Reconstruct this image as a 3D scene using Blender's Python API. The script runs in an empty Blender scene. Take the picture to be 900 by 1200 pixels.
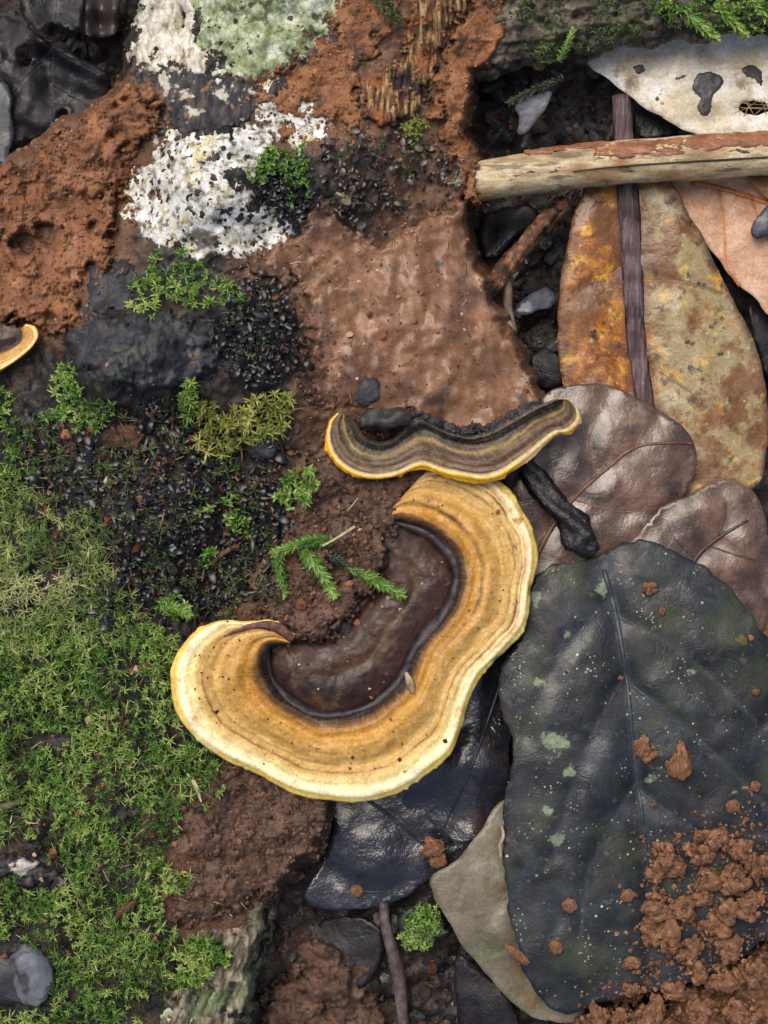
import bpy, math, random
import numpy as np
from mathutils.geometry import delaunay_2d_cdt
from mathutils import Vector
random.seed(7); RNG = np.random.default_rng(11)
SC = bpy.context.scene
COL = SC.collection
S = 0.0025            # one measuring unit (a quarter millimetre on site) in scene units
D = 2000.0            # height of the camera above the litter, in measuring units
# ---------------------------------------------------------------- camera
cam = bpy.data.cameras.new('camera'); camo = bpy.data.objects.new('camera', cam); COL.objects.link(camo)
camo.location = (0, 0, D*S); cam.sensor_fit = 'VERTICAL'; cam.angle = 2*math.atan(600/D)
cam.clip_start = 0.02; cam.clip_end = 500
SC.camera = camo
# ---------------------------------------------------------------- light
SUN_EL, SUN_AZ = math.radians(62), math.radians(-32)
w = bpy.data.worlds.new('World'); SC.world = w; w.use_nodes = True
nt = w.node_tree; bg = nt.nodes['Background']
sky = nt.nodes.new('ShaderNodeTexSky'); sky.sky_type = 'NISHITA'; sky.sun_disc = False
sky.sun_elevation = SUN_EL; sky.sun_rotation = SUN_AZ
sky.air_density = 1.0; sky.dust_density = 6.0; sky.ozone_density = 1.0
nt.links.new(sky.outputs[0], bg.inputs[0]); bg.inputs[1].default_value = 0.085
sl = bpy.data.lights.new('sun', 'SUN'); sl.energy = 1.4; sl.angle = math.radians(42); sl.color = (1, .93, .82)
so = bpy.data.objects.new('sun', sl); COL.objects.link(so)
sdv = Vector((math.sin(SUN_AZ)*math.cos(SUN_EL), math.cos(SUN_AZ)*math.cos(SUN_EL), math.sin(SUN_EL)))
so.rotation_euler = sdv.to_track_quat('Z', 'Y').to_euler(); so.location = sdv*20
SC.view_settings.view_transform = 'Standard'; SC.view_settings.look = 'None'
SC.view_settings.exposure = 0.62; SC.view_settings.gamma = 1

# ---------------------------------------------------------------- noise and geometry helpers
def _hash(ix, iy, seed):
    h = (ix.astype(np.int64)*374761393 + iy.astype(np.int64)*668265263 + seed*1442695041) & 0xffffffff
    h = ((h ^ (h >> 13))*1274126177) & 0xffffffff
    h = ((h ^ (h >> 16))*2246822519) & 0xffffffff
    return ((h ^ (h >> 15)) & 0xffffff)/float(0x1000000)
def pn(x, y, seed=0):
    x = np.asarray(x, float); y = np.asarray(y, float)
    ix = np.floor(x); iy = np.floor(y); fx = x-ix; fy = y-iy
    u = fx*fx*fx*(fx*(fx*6-15)+10); v = fy*fy*fy*(fy*(fy*6-15)+10)
    def g(dx, dy):
        a = _hash(ix+dx, iy+dy, seed)*2*np.pi
        return np.cos(a)*(fx-dx)+np.sin(a)*(fy-dy)
    a = g(0,0); b = g(1,0); c = g(0,1); d = g(1,1)
    return ((a+(b-a)*u)+((c+(d-c)*u)-(a+(b-a)*u))*v)*1.5
def fbm(x, y, size, oct=4, seed=0, gain=.5):
    r = 0; a = 1; s = 1/size
    for o in range(oct):
        r = r+a*pn(x*s+o*17.3, y*s+o*9.1, seed+o*31); a *= gain; s *= 2.03
    return r
def worley(x, y, size, seed=0):
    x = np.asarray(x, float)/size; y = np.asarray(y, float)/size
    ix = np.floor(x); iy = np.floor(y); f1 = np.full(x.shape, 9.); cid = np.zeros(x.shape)
    for dx in (-1, 0, 1):
        for dy in (-1, 0, 1):
            h1 = _hash(ix+dx, iy+dy, seed); h2 = _hash(ix+dx, iy+dy, seed+77)
            d = (ix+dx+.1+.8*h1-x)**2+(iy+dy+.1+.8*h2-y)**2
            m = d < f1; f1 = np.where(m, d, f1); cid = np.where(m, _hash(ix+dx, iy+dy, seed+5), cid)
    return np.sqrt(f1), cid
def ss(a, b, x):
    t = np.clip((x-a)/(b-a), 0, 1); return t*t*(3-2*t)
def sdf(x, y, poly):
    x = np.asarray(x, float); y = np.asarray(y, float)
    d = np.full(x.shape, 1e18); ins = np.zeros(x.shape, bool); n = len(poly)
    for i in range(n):
        ax, ay = poly[i]; bx, by = poly[(i+1) % n]; ex, ey = bx-ax, by-ay
        t = np.clip(((x-ax)*ex+(y-ay)*ey)/(ex*ex+ey*ey+1e-9), 0, 1)
        d = np.minimum(d, (x-ax-t*ex)**2+(y-ay-t*ey)**2)
        if ay != by:
            c = (ay > y) != (by > y); ins ^= c & (x < (bx-ax)*(y-ay)/(by-ay)+ax)
    return np.where(ins, 1, -1)*np.sqrt(d)
def dline(x, y, pts):
    d = np.full(np.asarray(x).shape, 1e18)
    for (ax, ay), (bx, by) in zip(pts[:-1], pts[1:]):
        ex, ey = bx-ax, by-ay; t = np.clip(((x-ax)*ex+(y-ay)*ey)/(ex*ex+ey*ey+1e-9), 0, 1)
        d = np.minimum(d, (x-ax-t*ex)**2+(y-ay-t*ey)**2)
    return np.sqrt(d)
def spline(pts, n=6, closed=False):
    P = np.array(pts, float); N = len(P); out = []
    for i in range(N if closed else N-1):
        if closed: a, b, c, d = P[(i-1) % N], P[i], P[(i+1) % N], P[(i+2) % N]
        else: a, b, c, d = P[max(i-1, 0)], P[i], P[i+1], P[min(i+2, N-1)]
        for k in range(n):
            t = k/n; out.append(.5*((2*b)+(c-a)*t+(2*a-5*b+4*c-d)*t*t+(3*b-a-3*c+d)*t**3))
    if not closed: out.append(P[-1])
    return np.array(out)
def resample(P, n):
    P = np.array(P, float); L = np.r_[0, np.cumsum(np.linalg.norm(np.diff(P, axis=0), axis=1))]
    t = np.linspace(0, L[-1], n); return np.stack([np.interp(t, L, P[:, k]) for k in range(P.shape[1])], 1)
def W(x, y, z):
    """site measurements (x right, y towards the viewer's foot, z up) taken from above -> scene coordinates"""
    x = np.asarray(x, float); y = np.asarray(y, float); z = np.asarray(z, float)+0*x
    k = (D-z)/D
    return np.stack([(x-450)*k*S, (600-y)*k*S, z*S], -1)

def tag(o, label=None, cat=None, group=None, kind=None):
    for k, v in (('label', label), ('category', cat), ('group', group), ('kind', kind)):
        if v: o[k] = v
    return o
def wloc(o):
    return np.array(o['_w']) if '_w' in o else np.zeros(3)
WL = {}
def empty(name, x, y, z, label=None, cat=None, group=None):
    o = bpy.data.objects.new(name, None); COL.objects.link(o); o.empty_display_size = .05
    p = W(x, y, z); o.location = p; WL[o.name] = p
    return tag(o, label, cat, group)
def mesh(name, V, F, mat, parent=None, attrs=None, smooth=True, label=None, cat=None, group=None, kind=None, flip=False):
    """V (n,3) scene coordinates; F list of arrays of quads / triangles -> one object"""
    V = np.asarray(V, float)
    if isinstance(F, np.ndarray): F = [F]
    F = [np.asarray(f, np.int64) for f in F if len(f)]
    if flip: F = [f[:, ::-1] for f in F]
    if parent is not None: org = WL[parent.name]
    else:
        org = np.array([(V[:, 0].min()+V[:, 0].max())/2, (V[:, 1].min()+V[:, 1].max())/2, V[:, 2].min()])
    me = bpy.data.meshes.new(name)
    me.vertices.add(len(V)); me.vertices.foreach_set('co', (V-org).astype(np.float32).ravel())
    li = np.concatenate([f.ravel() for f in F]); tot = np.concatenate([np.full(len(f), f.shape[1]) for f in F])
    st = np.r_[0, np.cumsum(tot)[:-1]]
    me.loops.add(len(li)); me.loops.foreach_set('vertex_index', li.astype(np.int32))
    me.polygons.add(len(tot)); me.polygons.foreach_set('loop_start', st.astype(np.int32))
    me.polygons.foreach_set('loop_total', tot.astype(np.int32))
    me.polygons.foreach_set('use_smooth', np.full(len(tot), smooth))
    me.update(calc_edges=True)
    for k, v in (attrs or {}).items():
        a = me.attributes.new(k, 'FLOAT', 'POINT'); a.data.foreach_set('value', np.asarray(v, np.float32).ravel())
    if mat: me.materials.append(mat)
    o = bpy.data.objects.new(name, me); COL.objects.link(o)
    if parent is not None: o.parent = parent; WL[o.name] = org
    else: o.location = org; WL[o.name] = org
    return tag(o, label, cat, group, kind)
def gridpts(x0, y0, x1, y1, st):
    nx = int((x1-x0)/st)+1; ny = int((y1-y0)/st)+1
    X, Y = np.meshgrid(x0+np.arange(nx)*st, y0+np.arange(ny)*st)
    I = np.arange(nx*ny).reshape(ny, nx)
    Q = np.stack([I[1:, :-1], I[1:, 1:], I[:-1, 1:], I[:-1, :-1]], -1).reshape(-1, 4)
    return X.ravel(), Y.ravel(), Q
def compact(V, Q, keep, attrs):
    Q = Q[keep[Q].all(1)]; used = np.unique(Q); m = np.zeros(len(V), np.int64); m[used] = np.arange(len(used))
    return V[used], m[Q], {k: v[used] for k, v in attrs.items()}
def tube(name, path, rad, mat, parent=None, n=10, noise=0, seed=0, flat=1.0, arc=None, attrs=True, **kw):
    """path: (x,y,z) measurements; rad number or list"""
    P = np.array([W(*p) for p in path]); m = len(P); R = np.interp(np.linspace(0, 1, m), np.linspace(0, 1, len(np.atleast_1d(rad))), np.atleast_1d(rad))*S
    T = np.gradient(P, axis=0); T /= np.linalg.norm(T, axis=1)[:, None]+1e-12
    up = np.array([0, 0, 1.]); Sd = np.cross(T, up); bad = np.linalg.norm(Sd, axis=1) < 1e-3; Sd[bad] = (1, 0, 0)
    Sd /= np.linalg.norm(Sd, axis=1)[:, None]; U = np.cross(Sd, T)
    a0, a1 = arc if arc else (0, 2*np.pi)
    A = np.linspace(a0, a1, n, endpoint=bool(arc)); V = []; ang = []; le = []
    Lc = np.r_[0, np.cumsum(np.linalg.norm(np.diff(P, axis=0), axis=1))]/S
    aa, ll = np.meshgrid(A, Lc)
    rr = 1+noise*fbm(np.cos(aa)*2+ll/30+seed*7.7, np.sin(aa)*2+seed*3.1, 1.2, 3, seed)
    V = P[:, None, :]+(Sd[:, None, :]*np.cos(aa)[..., None]+U[:, None, :]*np.sin(aa)[..., None]*flat)*(R[:, None]*rr)[..., None]
    I = np.arange(m*n).reshape(m, n); F = []
    J = np.roll(I, -1, 1) if not arc else I[:, 1:]
    I2 = I if not arc else I[:, :-1]
    F = [np.stack([I2[:-1], J[:-1], J[1:], I2[1:]], -1).reshape(-1, 4)]
    Vf = V.reshape(-1, 3); at = {'along': ll.ravel(), 'ang': aa.ravel()}
    if not arc:
        Vf = np.vstack([Vf, P[0]-T[0]*R[0]*.25, P[-1]+T[-1]*R[-1]*.25])
        c0, c1 = m*n, m*n+1
        F.append(np.stack([np.full(n, c0), J[0], I[0]], -1)); F.append(np.stack([np.full(n, c1), I[-1], J[-1]], -1))
        at = {k: np.r_[v, 0, Lc[-1]] for k, v in at.items()}
    return mesh(name, Vf, F, mat, parent, at, **kw)

# ---------------------------------------------------------------- materials
def lin(c):
    return tuple(((v/255)/12.92 if v/255 <= .04045 else ((v/255+.055)/1.055)**2.4) for v in c)+(1,)
class MB:
    def __init__(s, name):
        s.m = bpy.data.materials.new(name); s.m.use_nodes = True; s.t = s.m.node_tree
        s.b = s.t.nodes['Principled BSDF']; s.tc = s.t.nodes.new('ShaderNodeTexCoord').outputs['Object']
    def n(s, ty, ins=None, **pr):
        nd = s.t.nodes.new(ty)
        for k, v in pr.items(): setattr(nd, k, v)
        for k, v in (ins or {}).items():
            if hasattr(v, 'is_output'): s.t.links.new(v, nd.inputs[k])
            else: nd.inputs[k].default_value = v
        return nd
    def coord(s, scale=None, off=0):
        if scale is None and not off: return s.tc
        return s.n('ShaderNodeMapping', {0: s.tc, 'Location': (off, off*.7, off*.3), 'Scale': scale or (1, 1, 1)}).outputs[0]
    def noise(s, px, detail=4, rough=.55, aniso=None, off=0, dist=0):
        return s.n('ShaderNodeTexNoise', {'Vector': s.coord(aniso, off), 'Scale': 400/px, 'Detail': detail, 'Roughness': rough, 'Distortion': dist}).outputs[0]
    def vor(s, px, off=0, feat='F1', aniso=None, rnd=1.0):
        return s.n('ShaderNodeTexVoronoi', {'Vector': s.coord(aniso, off), 'Scale': 400/px, 'Randomness': rnd}, feature=feat).outputs[0]
    def attr(s, name): return s.n('ShaderNodeAttribute', attribute_name=name).outputs['Fac']
    def rng(s, v, a, b, c=0., d=1.): return s.n('ShaderNodeMapRange', {0: v, 1: a, 2: b, 3: c, 4: d}, interpolation_type='SMOOTHSTEP' if a < b else 'LINEAR').outputs[0]
    def math(s, op, a, b=0.): return s.n('ShaderNodeMath', {0: a, 1: b}, operation=op).outputs[0]
    def ramp(s, f, stops):
        nd = s.n('ShaderNodeValToRGB', {0: f}); e = nd.color_ramp.elements
        for i, (p, c) in enumerate(stops):
            el = e[i] if i < 2 else e.new(p)
            el.position = p; el.color = lin(c)
        return nd.outputs[0]
    def mix(s, f, a, b):
        nd = s.n('ShaderNodeMix', data_type='RGBA')
        for i, v in ((0, f), (6, a), (7, b)):
            if hasattr(v, 'is_output'): s.t.links.new(v, nd.inputs[i])
            else: nd.inputs[i].default_value = lin(v) if isinstance(v, tuple) else v
        return nd.outputs[2]
    def layer(s, col, L):
        kind, c = L[0], L[1]
        if kind == 'n': f = s.rng(s.noise(L[2], L[5] if len(L) > 5 else 4, .6, L[7] if len(L) > 7 else None, L[6] if len(L) > 6 else 0), L[3], L[4])
        elif kind == 'v': f = s.rng(s.math('SUBTRACT', 1., s.vor(L[2], L[5] if len(L) > 5 else 0)), L[3], L[4])
        elif kind == 'a': f = s.rng(s.attr(L[2]), L[3], L[4])
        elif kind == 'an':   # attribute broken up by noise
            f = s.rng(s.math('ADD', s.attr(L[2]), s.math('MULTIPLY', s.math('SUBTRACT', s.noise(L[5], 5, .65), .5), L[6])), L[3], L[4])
        elif kind == 'vn':   # speck clusters: voronoi dots inside noise regions
            f = s.math('MULTIPLY', s.rng(s.math('SUBTRACT', 1., s.vor(L[2], 3)), L[3], L[4]), s.rng(s.noise(L[5], 3, .6, None, L[7] if len(L) > 7 else 1), L[6], L[6]+.06))
        elif kind == 'e':    # fine reticulate veins
            f = s.rng(s.vor(L[2], 0, 'DISTANCE_TO_EDGE'), L[3], L[4])
        amt = 1.
        if isinstance(c[0], tuple): c, amt = c[0], c[1]
        if amt != 1.: f = s.math('MULTIPLY', f, amt)
        return s.mix(f, col, c)
    def fin(s, col, rough=.5, bumps=(), spec=.5, coat=0, coatr=.2, sss=0, rn=None, alpha=None, sssr=(1, .5, .2), grain=.45):
        if grain and hasattr(col, 'is_output'):
            g = s.math('ADD', s.math('MULTIPLY', s.math('SUBTRACT', s.noise(3.2, 3, .75, None, 21), .5), 2.4*grain), s.math('MULTIPLY', s.math('SUBTRACT', s.noise(13, 5, .7, None, 31), .5), 2.0*grain))
            col = s.n('ShaderNodeHueSaturation', {'Hue': .5, 'Saturation': s.math('SUBTRACT', 1., s.math('MULTIPLY', g, .35)), 'Value': s.math('ADD', 1., g), 'Fac': 1., 'Color': col}).outputs[0]
        if hasattr(col, 'is_output'): s.t.links.new(col, s.b.inputs['Base Color'])
        else: s.b.inputs['Base Color'].default_value = lin(col)
        if rn:
            r = s.rng(s.noise(rn[0], 4, .6, None, 5), .35, .65, rn[1], rn[2]); s.t.links.new(r, s.b.inputs['Roughness'])
        elif hasattr(rough, 'is_output'): s.t.links.new(rough, s.b.inputs['Roughness'])
        else: s.b.inputs['Roughness'].default_value = rough
        s.b.inputs['Specular IOR Level'].default_value = spec
        if coat: s.b.inputs['Coat Weight'].default_value = coat; s.b.inputs['Coat Roughness'].default_value = coatr
        if sss:
            s.b.inputs['Subsurface Weight'].default_value = sss; s.b.inputs['Subsurface Radius'].default_value = sssr; s.b.inputs['Subsurface Scale'].default_value = .02
        prev = None
        for B in bumps:
            h = B[0]
            nd = s.n('ShaderNodeBump', {'Height': h, 'Strength': B[1], 'Distance': B[2]*S})
            if prev: s.t.links.new(prev, nd.inputs['Normal'])
            prev = nd.outputs[0]
        if prev: s.t.links.new(prev, s.b.inputs['Normal'])
        return s.m
def mat(name, stops, px=30, detail=6, rough=.5, layers=(), bumps=((6, 1.5, .6),), spec=.4, aniso=None, nr=.6, **kw):
    b = MB(name); col = b.ramp(b.noise(px, detail, nr, aniso), stops)
    for L in layers: col = b.layer(col, L)
    bl = [(b.noise(p, 4, .65, aniso), st, d) for (p, d, st) in bumps]
    return b.fin(col, rough, bl, spec, **kw)
def tonemat(name, stops, rough=.4, spec=.5, trans=0, coat=0):
    b = MB(name); col = b.ramp(b.attr('tone'), stops)
    m = b.fin(col, rough, (), spec, coat=coat)
    if trans:
        b.b.inputs['Subsurface Weight'].default_value = 0
        tr = b.n('ShaderNodeBsdfTranslucent', {'Color': col}); mx = b.n('ShaderNodeMixShader', {0: trans, 1: b.b.outputs[0], 2: tr.outputs[0]})
        b.t.links.new(mx.outputs[0], b.t.nodes['Material Output'].inputs[0])
    return m

M = {}
M['soil'] = mat('soil', [(.3, (14, 13, 14)), (.48, (26, 22, 22)), (.6, (50, 38, 33)), (.74, (88, 62, 50))], 60, 8, .45, [('n', (20, 19, 22), 22, .5, .62, 5)], ((5, 2, .8), (18, 4, .6)), rn=(20, .3, .75))
M['log'] = mat('log_surface', [(.3, (20, 20, 23)), (.46, (32, 30, 31)), (.57, (54, 45, 39)), (.72, (86, 66, 54))], 45, 8, .5,
   [('n', (64, 66, 48), 35, .56, .68, 6, 3), ('n', (22, 22, 26), 14, .5, .6, 5, 7), ('an', ((104, 76, 58), .9), 'film', .35, .8, 24, 1.3), ('v', ((120, 96, 78), .7), 12, .92, .97, 4)], ((4, 1.5, .8), (12, 3, .7)), rn=(14, .35, .8))
def mudmat(name, stops, px, layers, wet=(.45, .85), b1=1.2):
    return mat(name, stops, px, 8, .6, layers, ((2.2, b1*.8, .9), (5, 1.2*b1, .8), (12, 1.6*b1*b1, .6)), .35, rn=(25,)+wet)
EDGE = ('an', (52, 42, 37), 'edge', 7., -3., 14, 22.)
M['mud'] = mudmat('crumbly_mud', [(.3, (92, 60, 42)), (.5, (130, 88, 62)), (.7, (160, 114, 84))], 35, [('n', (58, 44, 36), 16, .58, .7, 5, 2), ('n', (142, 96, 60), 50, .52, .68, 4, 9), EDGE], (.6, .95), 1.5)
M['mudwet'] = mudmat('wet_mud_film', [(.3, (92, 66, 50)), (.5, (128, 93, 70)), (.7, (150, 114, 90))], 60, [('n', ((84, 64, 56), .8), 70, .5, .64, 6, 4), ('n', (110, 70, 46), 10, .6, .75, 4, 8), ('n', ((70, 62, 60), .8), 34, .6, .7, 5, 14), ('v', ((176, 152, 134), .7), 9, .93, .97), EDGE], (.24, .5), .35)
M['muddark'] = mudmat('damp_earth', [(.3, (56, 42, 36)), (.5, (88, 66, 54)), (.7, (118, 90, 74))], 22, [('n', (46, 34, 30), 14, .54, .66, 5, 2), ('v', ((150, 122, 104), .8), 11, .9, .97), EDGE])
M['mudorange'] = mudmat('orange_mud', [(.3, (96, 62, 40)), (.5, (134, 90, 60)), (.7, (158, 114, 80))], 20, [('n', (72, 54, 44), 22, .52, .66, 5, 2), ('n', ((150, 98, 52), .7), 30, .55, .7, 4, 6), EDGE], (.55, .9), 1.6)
M['mudpale'] = mudmat('clodded_earth', [(.3, (84, 56, 40)), (.5, (122, 86, 63)), (.7, (152, 112, 84))], 12, [('n', (64, 47, 38), 22, .54, .68, 6, 2), ('n', ((160, 124, 96), .8), 7, .6, .7, 4, 12), ('v', ((182, 148, 122), .7), 7, .93, .97, 6)], (.6, .95), 2.)
b = MB('white_lichen')
col = b.ramp(b.noise(11, 5, .65), [(.32, (60, 54, 50)), (.42, (150, 146, 130)), (.5, (206, 206, 200)), (.7, (232, 234, 238))])
for L in (('n', ((196, 184, 130), .8), 30, .54, .68, 4, 3), ('n', (40, 36, 38), 15, .57, .64, 6, 9), ('n', ((70, 64, 56), .9), 40, .57, .66, 7, 29), ('v', (44, 46, 54), 26, .86, .9, 4), ('e', ((110, 102, 92), .45), 17, .05, .0), ('n', ((130, 140, 96), .7), 40, .6, .7, 4, 6)): col = b.layer(col, L)
M['lichen'] = b.fin(col, .75, [(b.noise(4, 4), .4, 1.), (b.noise(14, 3), .3, 2)], .25, grain=.2)
b = MB('green_lichen')
col = b.ramp(b.noise(16, 6, .65), [(.3, (88, 96, 64)), (.43, (130, 142, 102)), (.54, (160, 172, 138)), (.7, (204, 208, 192))])
for L in (('n', ((206, 208, 194), .9), 26, .56, .68, 5, 3), ('n', (70, 78, 48), 22, .54, .64, 6, 9), ('n', (60, 52, 44), 14, .6, .68, 6, 19), ('e', ((90, 96, 66), .6), 11, .07, .0), ('v', (46, 48, 46), 38, .9, .93, 4)): col = b.layer(col, L)
M['glichen'] = b.fin(col, .75, [(b.noise(6, 4), .5, 1.5)], .25, grain=.25)
b = MB('grey_bark_crust')
col = b.ramp(b.noise(14, 6, .65, (1.6, .6, 1)), [(.32, (92, 80, 66)), (.43, (166, 158, 138)), (.53, (206, 202, 190)), (.7, (226, 226, 220))])
for L in (('n', (44, 34, 30), 24, .58, .64, 5, 4), ('n', ((150, 160, 110), .7), 30, .57, .7, 4, 8)): col = b.layer(col, L)
M['greybark'] = b.fin(col, .75, [(b.noise(7, 5, .6, (2.2, .4, 1)), .9, 3)], .25)
M['blackbark'] = mat('black_bark', [(.3, (22, 24, 30)), (.5, (42, 44, 52)), (.68, (72, 70, 72))], 26, 8, .5, [('n', ((124, 104, 84), .8), 22, .62, .74, 5, 4), ('n', ((70, 78, 66), .6), 50, .56, .7, 5, 8)], ((4, 1.6, .9), (11, 2.5, .8)), .5, rn=(16, .4, .75))
M['charwood'] = mat('charred_wood', [(.3, (22, 22, 28)), (.5, (44, 43, 50)), (.66, (86, 76, 68))], 14, 8, .5, [('n', (128, 96, 72), 26, .6, .7, 5, 4), ('n', ((196, 192, 178), .85), 26, .56, .63, 7, 14)], ((5, 2, .9),), .4, aniso=(1.8, .5, 1), rn=(16, .4, .75))
M['fibre'] = mat('bare_wood_fibre', [(.32, (46, 32, 26)), (.46, (92, 66, 46)), (.54, (142, 112, 76)), (.68, (186, 158, 114))], 9, 6, .7, [('n', (48, 38, 40), 34, .52, .6, 5, 4), ('n', (138, 86, 54), 45, .52, .64, 4, 7)], ((6, 2, .9),), .25, aniso=(2.2, .3, 1))
M['oldwood'] = mat('weathered_wood', [(.3, (40, 34, 30)), (.45, (86, 78, 66)), (.57, (132, 124, 106)), (.7, (176, 170, 152))], 12, 7, .75, [('n', (30, 26, 26), 36, .54, .62, 5, 4), ('n', ((112, 128, 92), .7), 60, .52, .66, 4, 7)], ((6, 2.5, .9),), .25, aniso=(1.6, .5, 1))
M['moss'] = tonemat('green_moss', [(0, (30, 42, 18)), (.3, (60, 98, 30)), (.6, (94, 134, 44)), (1, (168, 186, 104))], .32, .5, .25)
M['mossy'] = tonemat('yellow_moss', [(0, (58, 62, 26)), (.4, (104, 116, 44)), (.75, (146, 150, 66)), (1, (178, 174, 104))], .42, .5, .25)
M['mosspale'] = tonemat('pale_moss', [(0, (28, 28, 18)), (.4, (58, 66, 32)), (.75, (98, 104, 56)), (1, (150, 146, 98))], .4, .4, .25)
M['mosshair'] = tonemat('hair_moss', [(0, (42, 56, 26)), (.4, (88, 116, 48)), (.75, (136, 152, 80)), (1, (186, 186, 132))], .4, .45, .25)
M['mossdark'] = tonemat('dark_moss', [(0, (22, 30, 18)), (.5, (40, 56, 26)), (1, (72, 92, 42))], .4, .5, .2)
M['liver'] = tonemat('blackened_liverwort', [(0, (12, 13, 15)), (.5, (22, 24, 28)), (.85, (36, 40, 40)), (1, (60, 62, 42))], .33, .45)
M['liverbrown'] = tonemat('brown_liverwort', [(0, (22, 18, 20)), (.5, (40, 34, 34)), (.8, (70, 54, 44)), (1, (84, 80, 54))], .36, .5)
M['speck'] = tonemat('soil_specks', [(0, (30, 24, 22)), (.45, (90, 56, 38)), (.8, (140, 92, 66)), (1, (190, 160, 138))], .6, .3)

# ---------------------------------------------------------------- the rotten log's surface
LOG = [(150, -200), (150, -10), (150, 50), (138, 92), (100, 118), (45, 153), (-10, 195), (-240, 260), (-260, 1400), (250, 1400), (292, 1200), (318, 1090), (340, 1040), (376, 1010), (392, 940),
       (430, 880), (470, 830), (510, 760), (560, 690), (600, 600), (622, 530), (642, 462), (620, 420), (600, 375), (575, 320), (558, 280), (556, 235), (570, 200), (556, 165), (553, 125), (562, 95), (598, 75), (604, 45), (610, -200)]
HP = np.array([(150, -100, 90), (160, 20, 84), (300, 0, 146), (450, 0, 126), (560, 0, 92), (600, 40, 74), (-150, 300, 60), (0, 300, 68), (60, 220, 62), (100, 190, 84), (60, 150, 50), (250, 200, 172), (400, 190, 144), (535, 180, 82), (545, 250, 78),
   (0, 450, 88), (150, 420, 186), (300, 400, 164), (450, 350, 108), (500, 400, 100), (575, 370, 80), (630, 455, 68), (540, 480, 84), (0, 600, 98), (190, 590, 146), (320, 600, 96), (400, 640, 84), (380, 735, 82), (300, 715, 94),
   (0, 800, 98), (150, 850, 92), (232, 800, 78), (270, 755, 82), (250, 870, 72), (220, 940, 78), (330, 950, 60), (380, 930, 48), (0, 1000, 88), (-200, 900, 90), (0, 1250, 66), (150, 1150, 70), (280, 1150, 44), (330, 1050, 40), (470, 620, 80), (430, 480, 104), (500, 800, 24), (560, 650, 40), (450, 850, 24), (430, 720, 70), (480, 700, 56)], float)
def zlog(x, y):
    num = 0; den = 0
    for px, py, h in HP:
        wgt = 1/((x-px)**2+(y-py)**2+900)**1.5; num = num+wgt*h; den = den+wgt
    z = num/den+fbm(x, y, 90, 3, 3)*9+fbm(x, y, 28, 2, 21)*4
    sd = sdf(x, y, LOG)+fbm(x, y, 45, 4, 5)*11
    e = ss(-4, 17, sd)**.6
    return -70+(z+70)*e
def logfine(x, y): return fbm(x, y, 12, 3, 44, .6)*2.6+(1-np.abs(fbm(x, y, 20, 3, 46)))*2.2-1.5
X, Y, Q = gridpts(-230, -170, 680, 1370, 2.6)
Z = zlog(X, Y)+logfine(X, Y)
MUDS = [[(-230, 250), (45, 160), (172, 105), (190, 130), (132, 300), (70, 380), (-230, 400)], [(300, 110), (390, 30), (410, -40), (612, -60), (566, 96), (560, 240), (648, 466), (560, 520), (360, 474), (360, 380), (344, 330), (296, 312), (440, 285), (500, 200), (430, 150), (330, 165)],
   [(352, 560), (400, 530), (500, 560), (440, 705), (368, 760), (276, 712), (338, 610)], [(200, 962), (290, 890), (392, 925), (376, 1020), (212, 1096)]]
film = 0*X
for m_ in MUDS: film = np.maximum(film, np.exp(np.minimum(sdf(X, Y, m_), 0)/38))
V, Q2, at = compact(W(X, Y, Z), Q, Z > -66, {'film': film})
log = mesh('rotten_log', V, Q2, M['log'], attrs=at, label='rotten log lying under moss, lichen and red mud on the left', cat='log')

SURF = []
def ztop(x, y, layers=None):
    x = np.asarray(x, float); y = np.asarray(y, float); z = zlog(x, y)
    for (x0, y0, st, nx, ny, G) in (SURF if layers is None else layers):
        fx = (x-x0)/st; fy = (y-y0)/st; i = np.clip(np.round(fx).astype(int), 0, nx-1); j = np.clip(np.round(fy).astype(int), 0, ny-1)
        ok = (fx >= 0) & (fx <= nx-1) & (fy >= 0) & (fy <= ny-1); z = np.where(ok, np.maximum(z, G[j, i]), z)
    return z
def patch(name, poly, mt, thick=4, edge=12, rag=9, ragpx=26, st=2.0, detail=None, base=zlog, parent=None, sink=3, hole=None, **kw):
    """a crust, sheet or mound lying on the log: follows the surface below, has its own thickness, ragged edge and relief"""
    P = np.array(poly, float); pad = rag+6
    X, Y, Q = gridpts(P[:, 0].min()-pad, P[:, 1].min()-pad, P[:, 0].max()+pad, P[:, 1].max()+pad, st)
    sd = sdf(X, Y, poly)
    k = sd > -pad; 
    seed = int(abs(P.sum())) % 997
    d = sd+fbm(X, Y, ragpx, 6, seed, .68)*rag*1.25
    if hole: d = np.minimum(d, hole(X, Y))
    t = ss(-1, edge, d)
    Z = base(X, Y)+thick*t+(detail(X, Y)*ss(-4, edge*.7, d) if detail else 0)+np.minimum(d, 0)*.9-sink*(1-t)
    nx = len(np.unique(X)); SURF.append((X[0], Y[0], st, nx, len(X)//nx, np.where(d > 1, Z, -999).reshape(-1, nx)))
    V, Q, at = compact(W(X, Y, Z), Q, d > -5, {'edge': d})
    return mesh(name, V, Q, mt, parent, at, **kw)
def crumbs(a=1.0, big=26, seed=0):
    def f(x, y):
        x = x+fbm(x, y, 14, 2, seed+3)*5; y = y+fbm(x, y, 14, 2, seed+4)*5
        w1, c1 = worley(x, y, big, seed); w2, c2 = worley(x, y, big*.42, seed+1); w3, c3 = worley(x, y, big*.2, seed+2)
        return a*((1-w1**2)*big*.26*(.4+c1)+(1-w2**2)*big*.13*(.4+c2)+(1-w3**2)*big*.075*(.3+c3)-big*.2+fbm(x, y, 60, 3, seed+8)*9+fbm(x, y, 9, 3, seed+9, .6)*big*.05)
    return f
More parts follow.
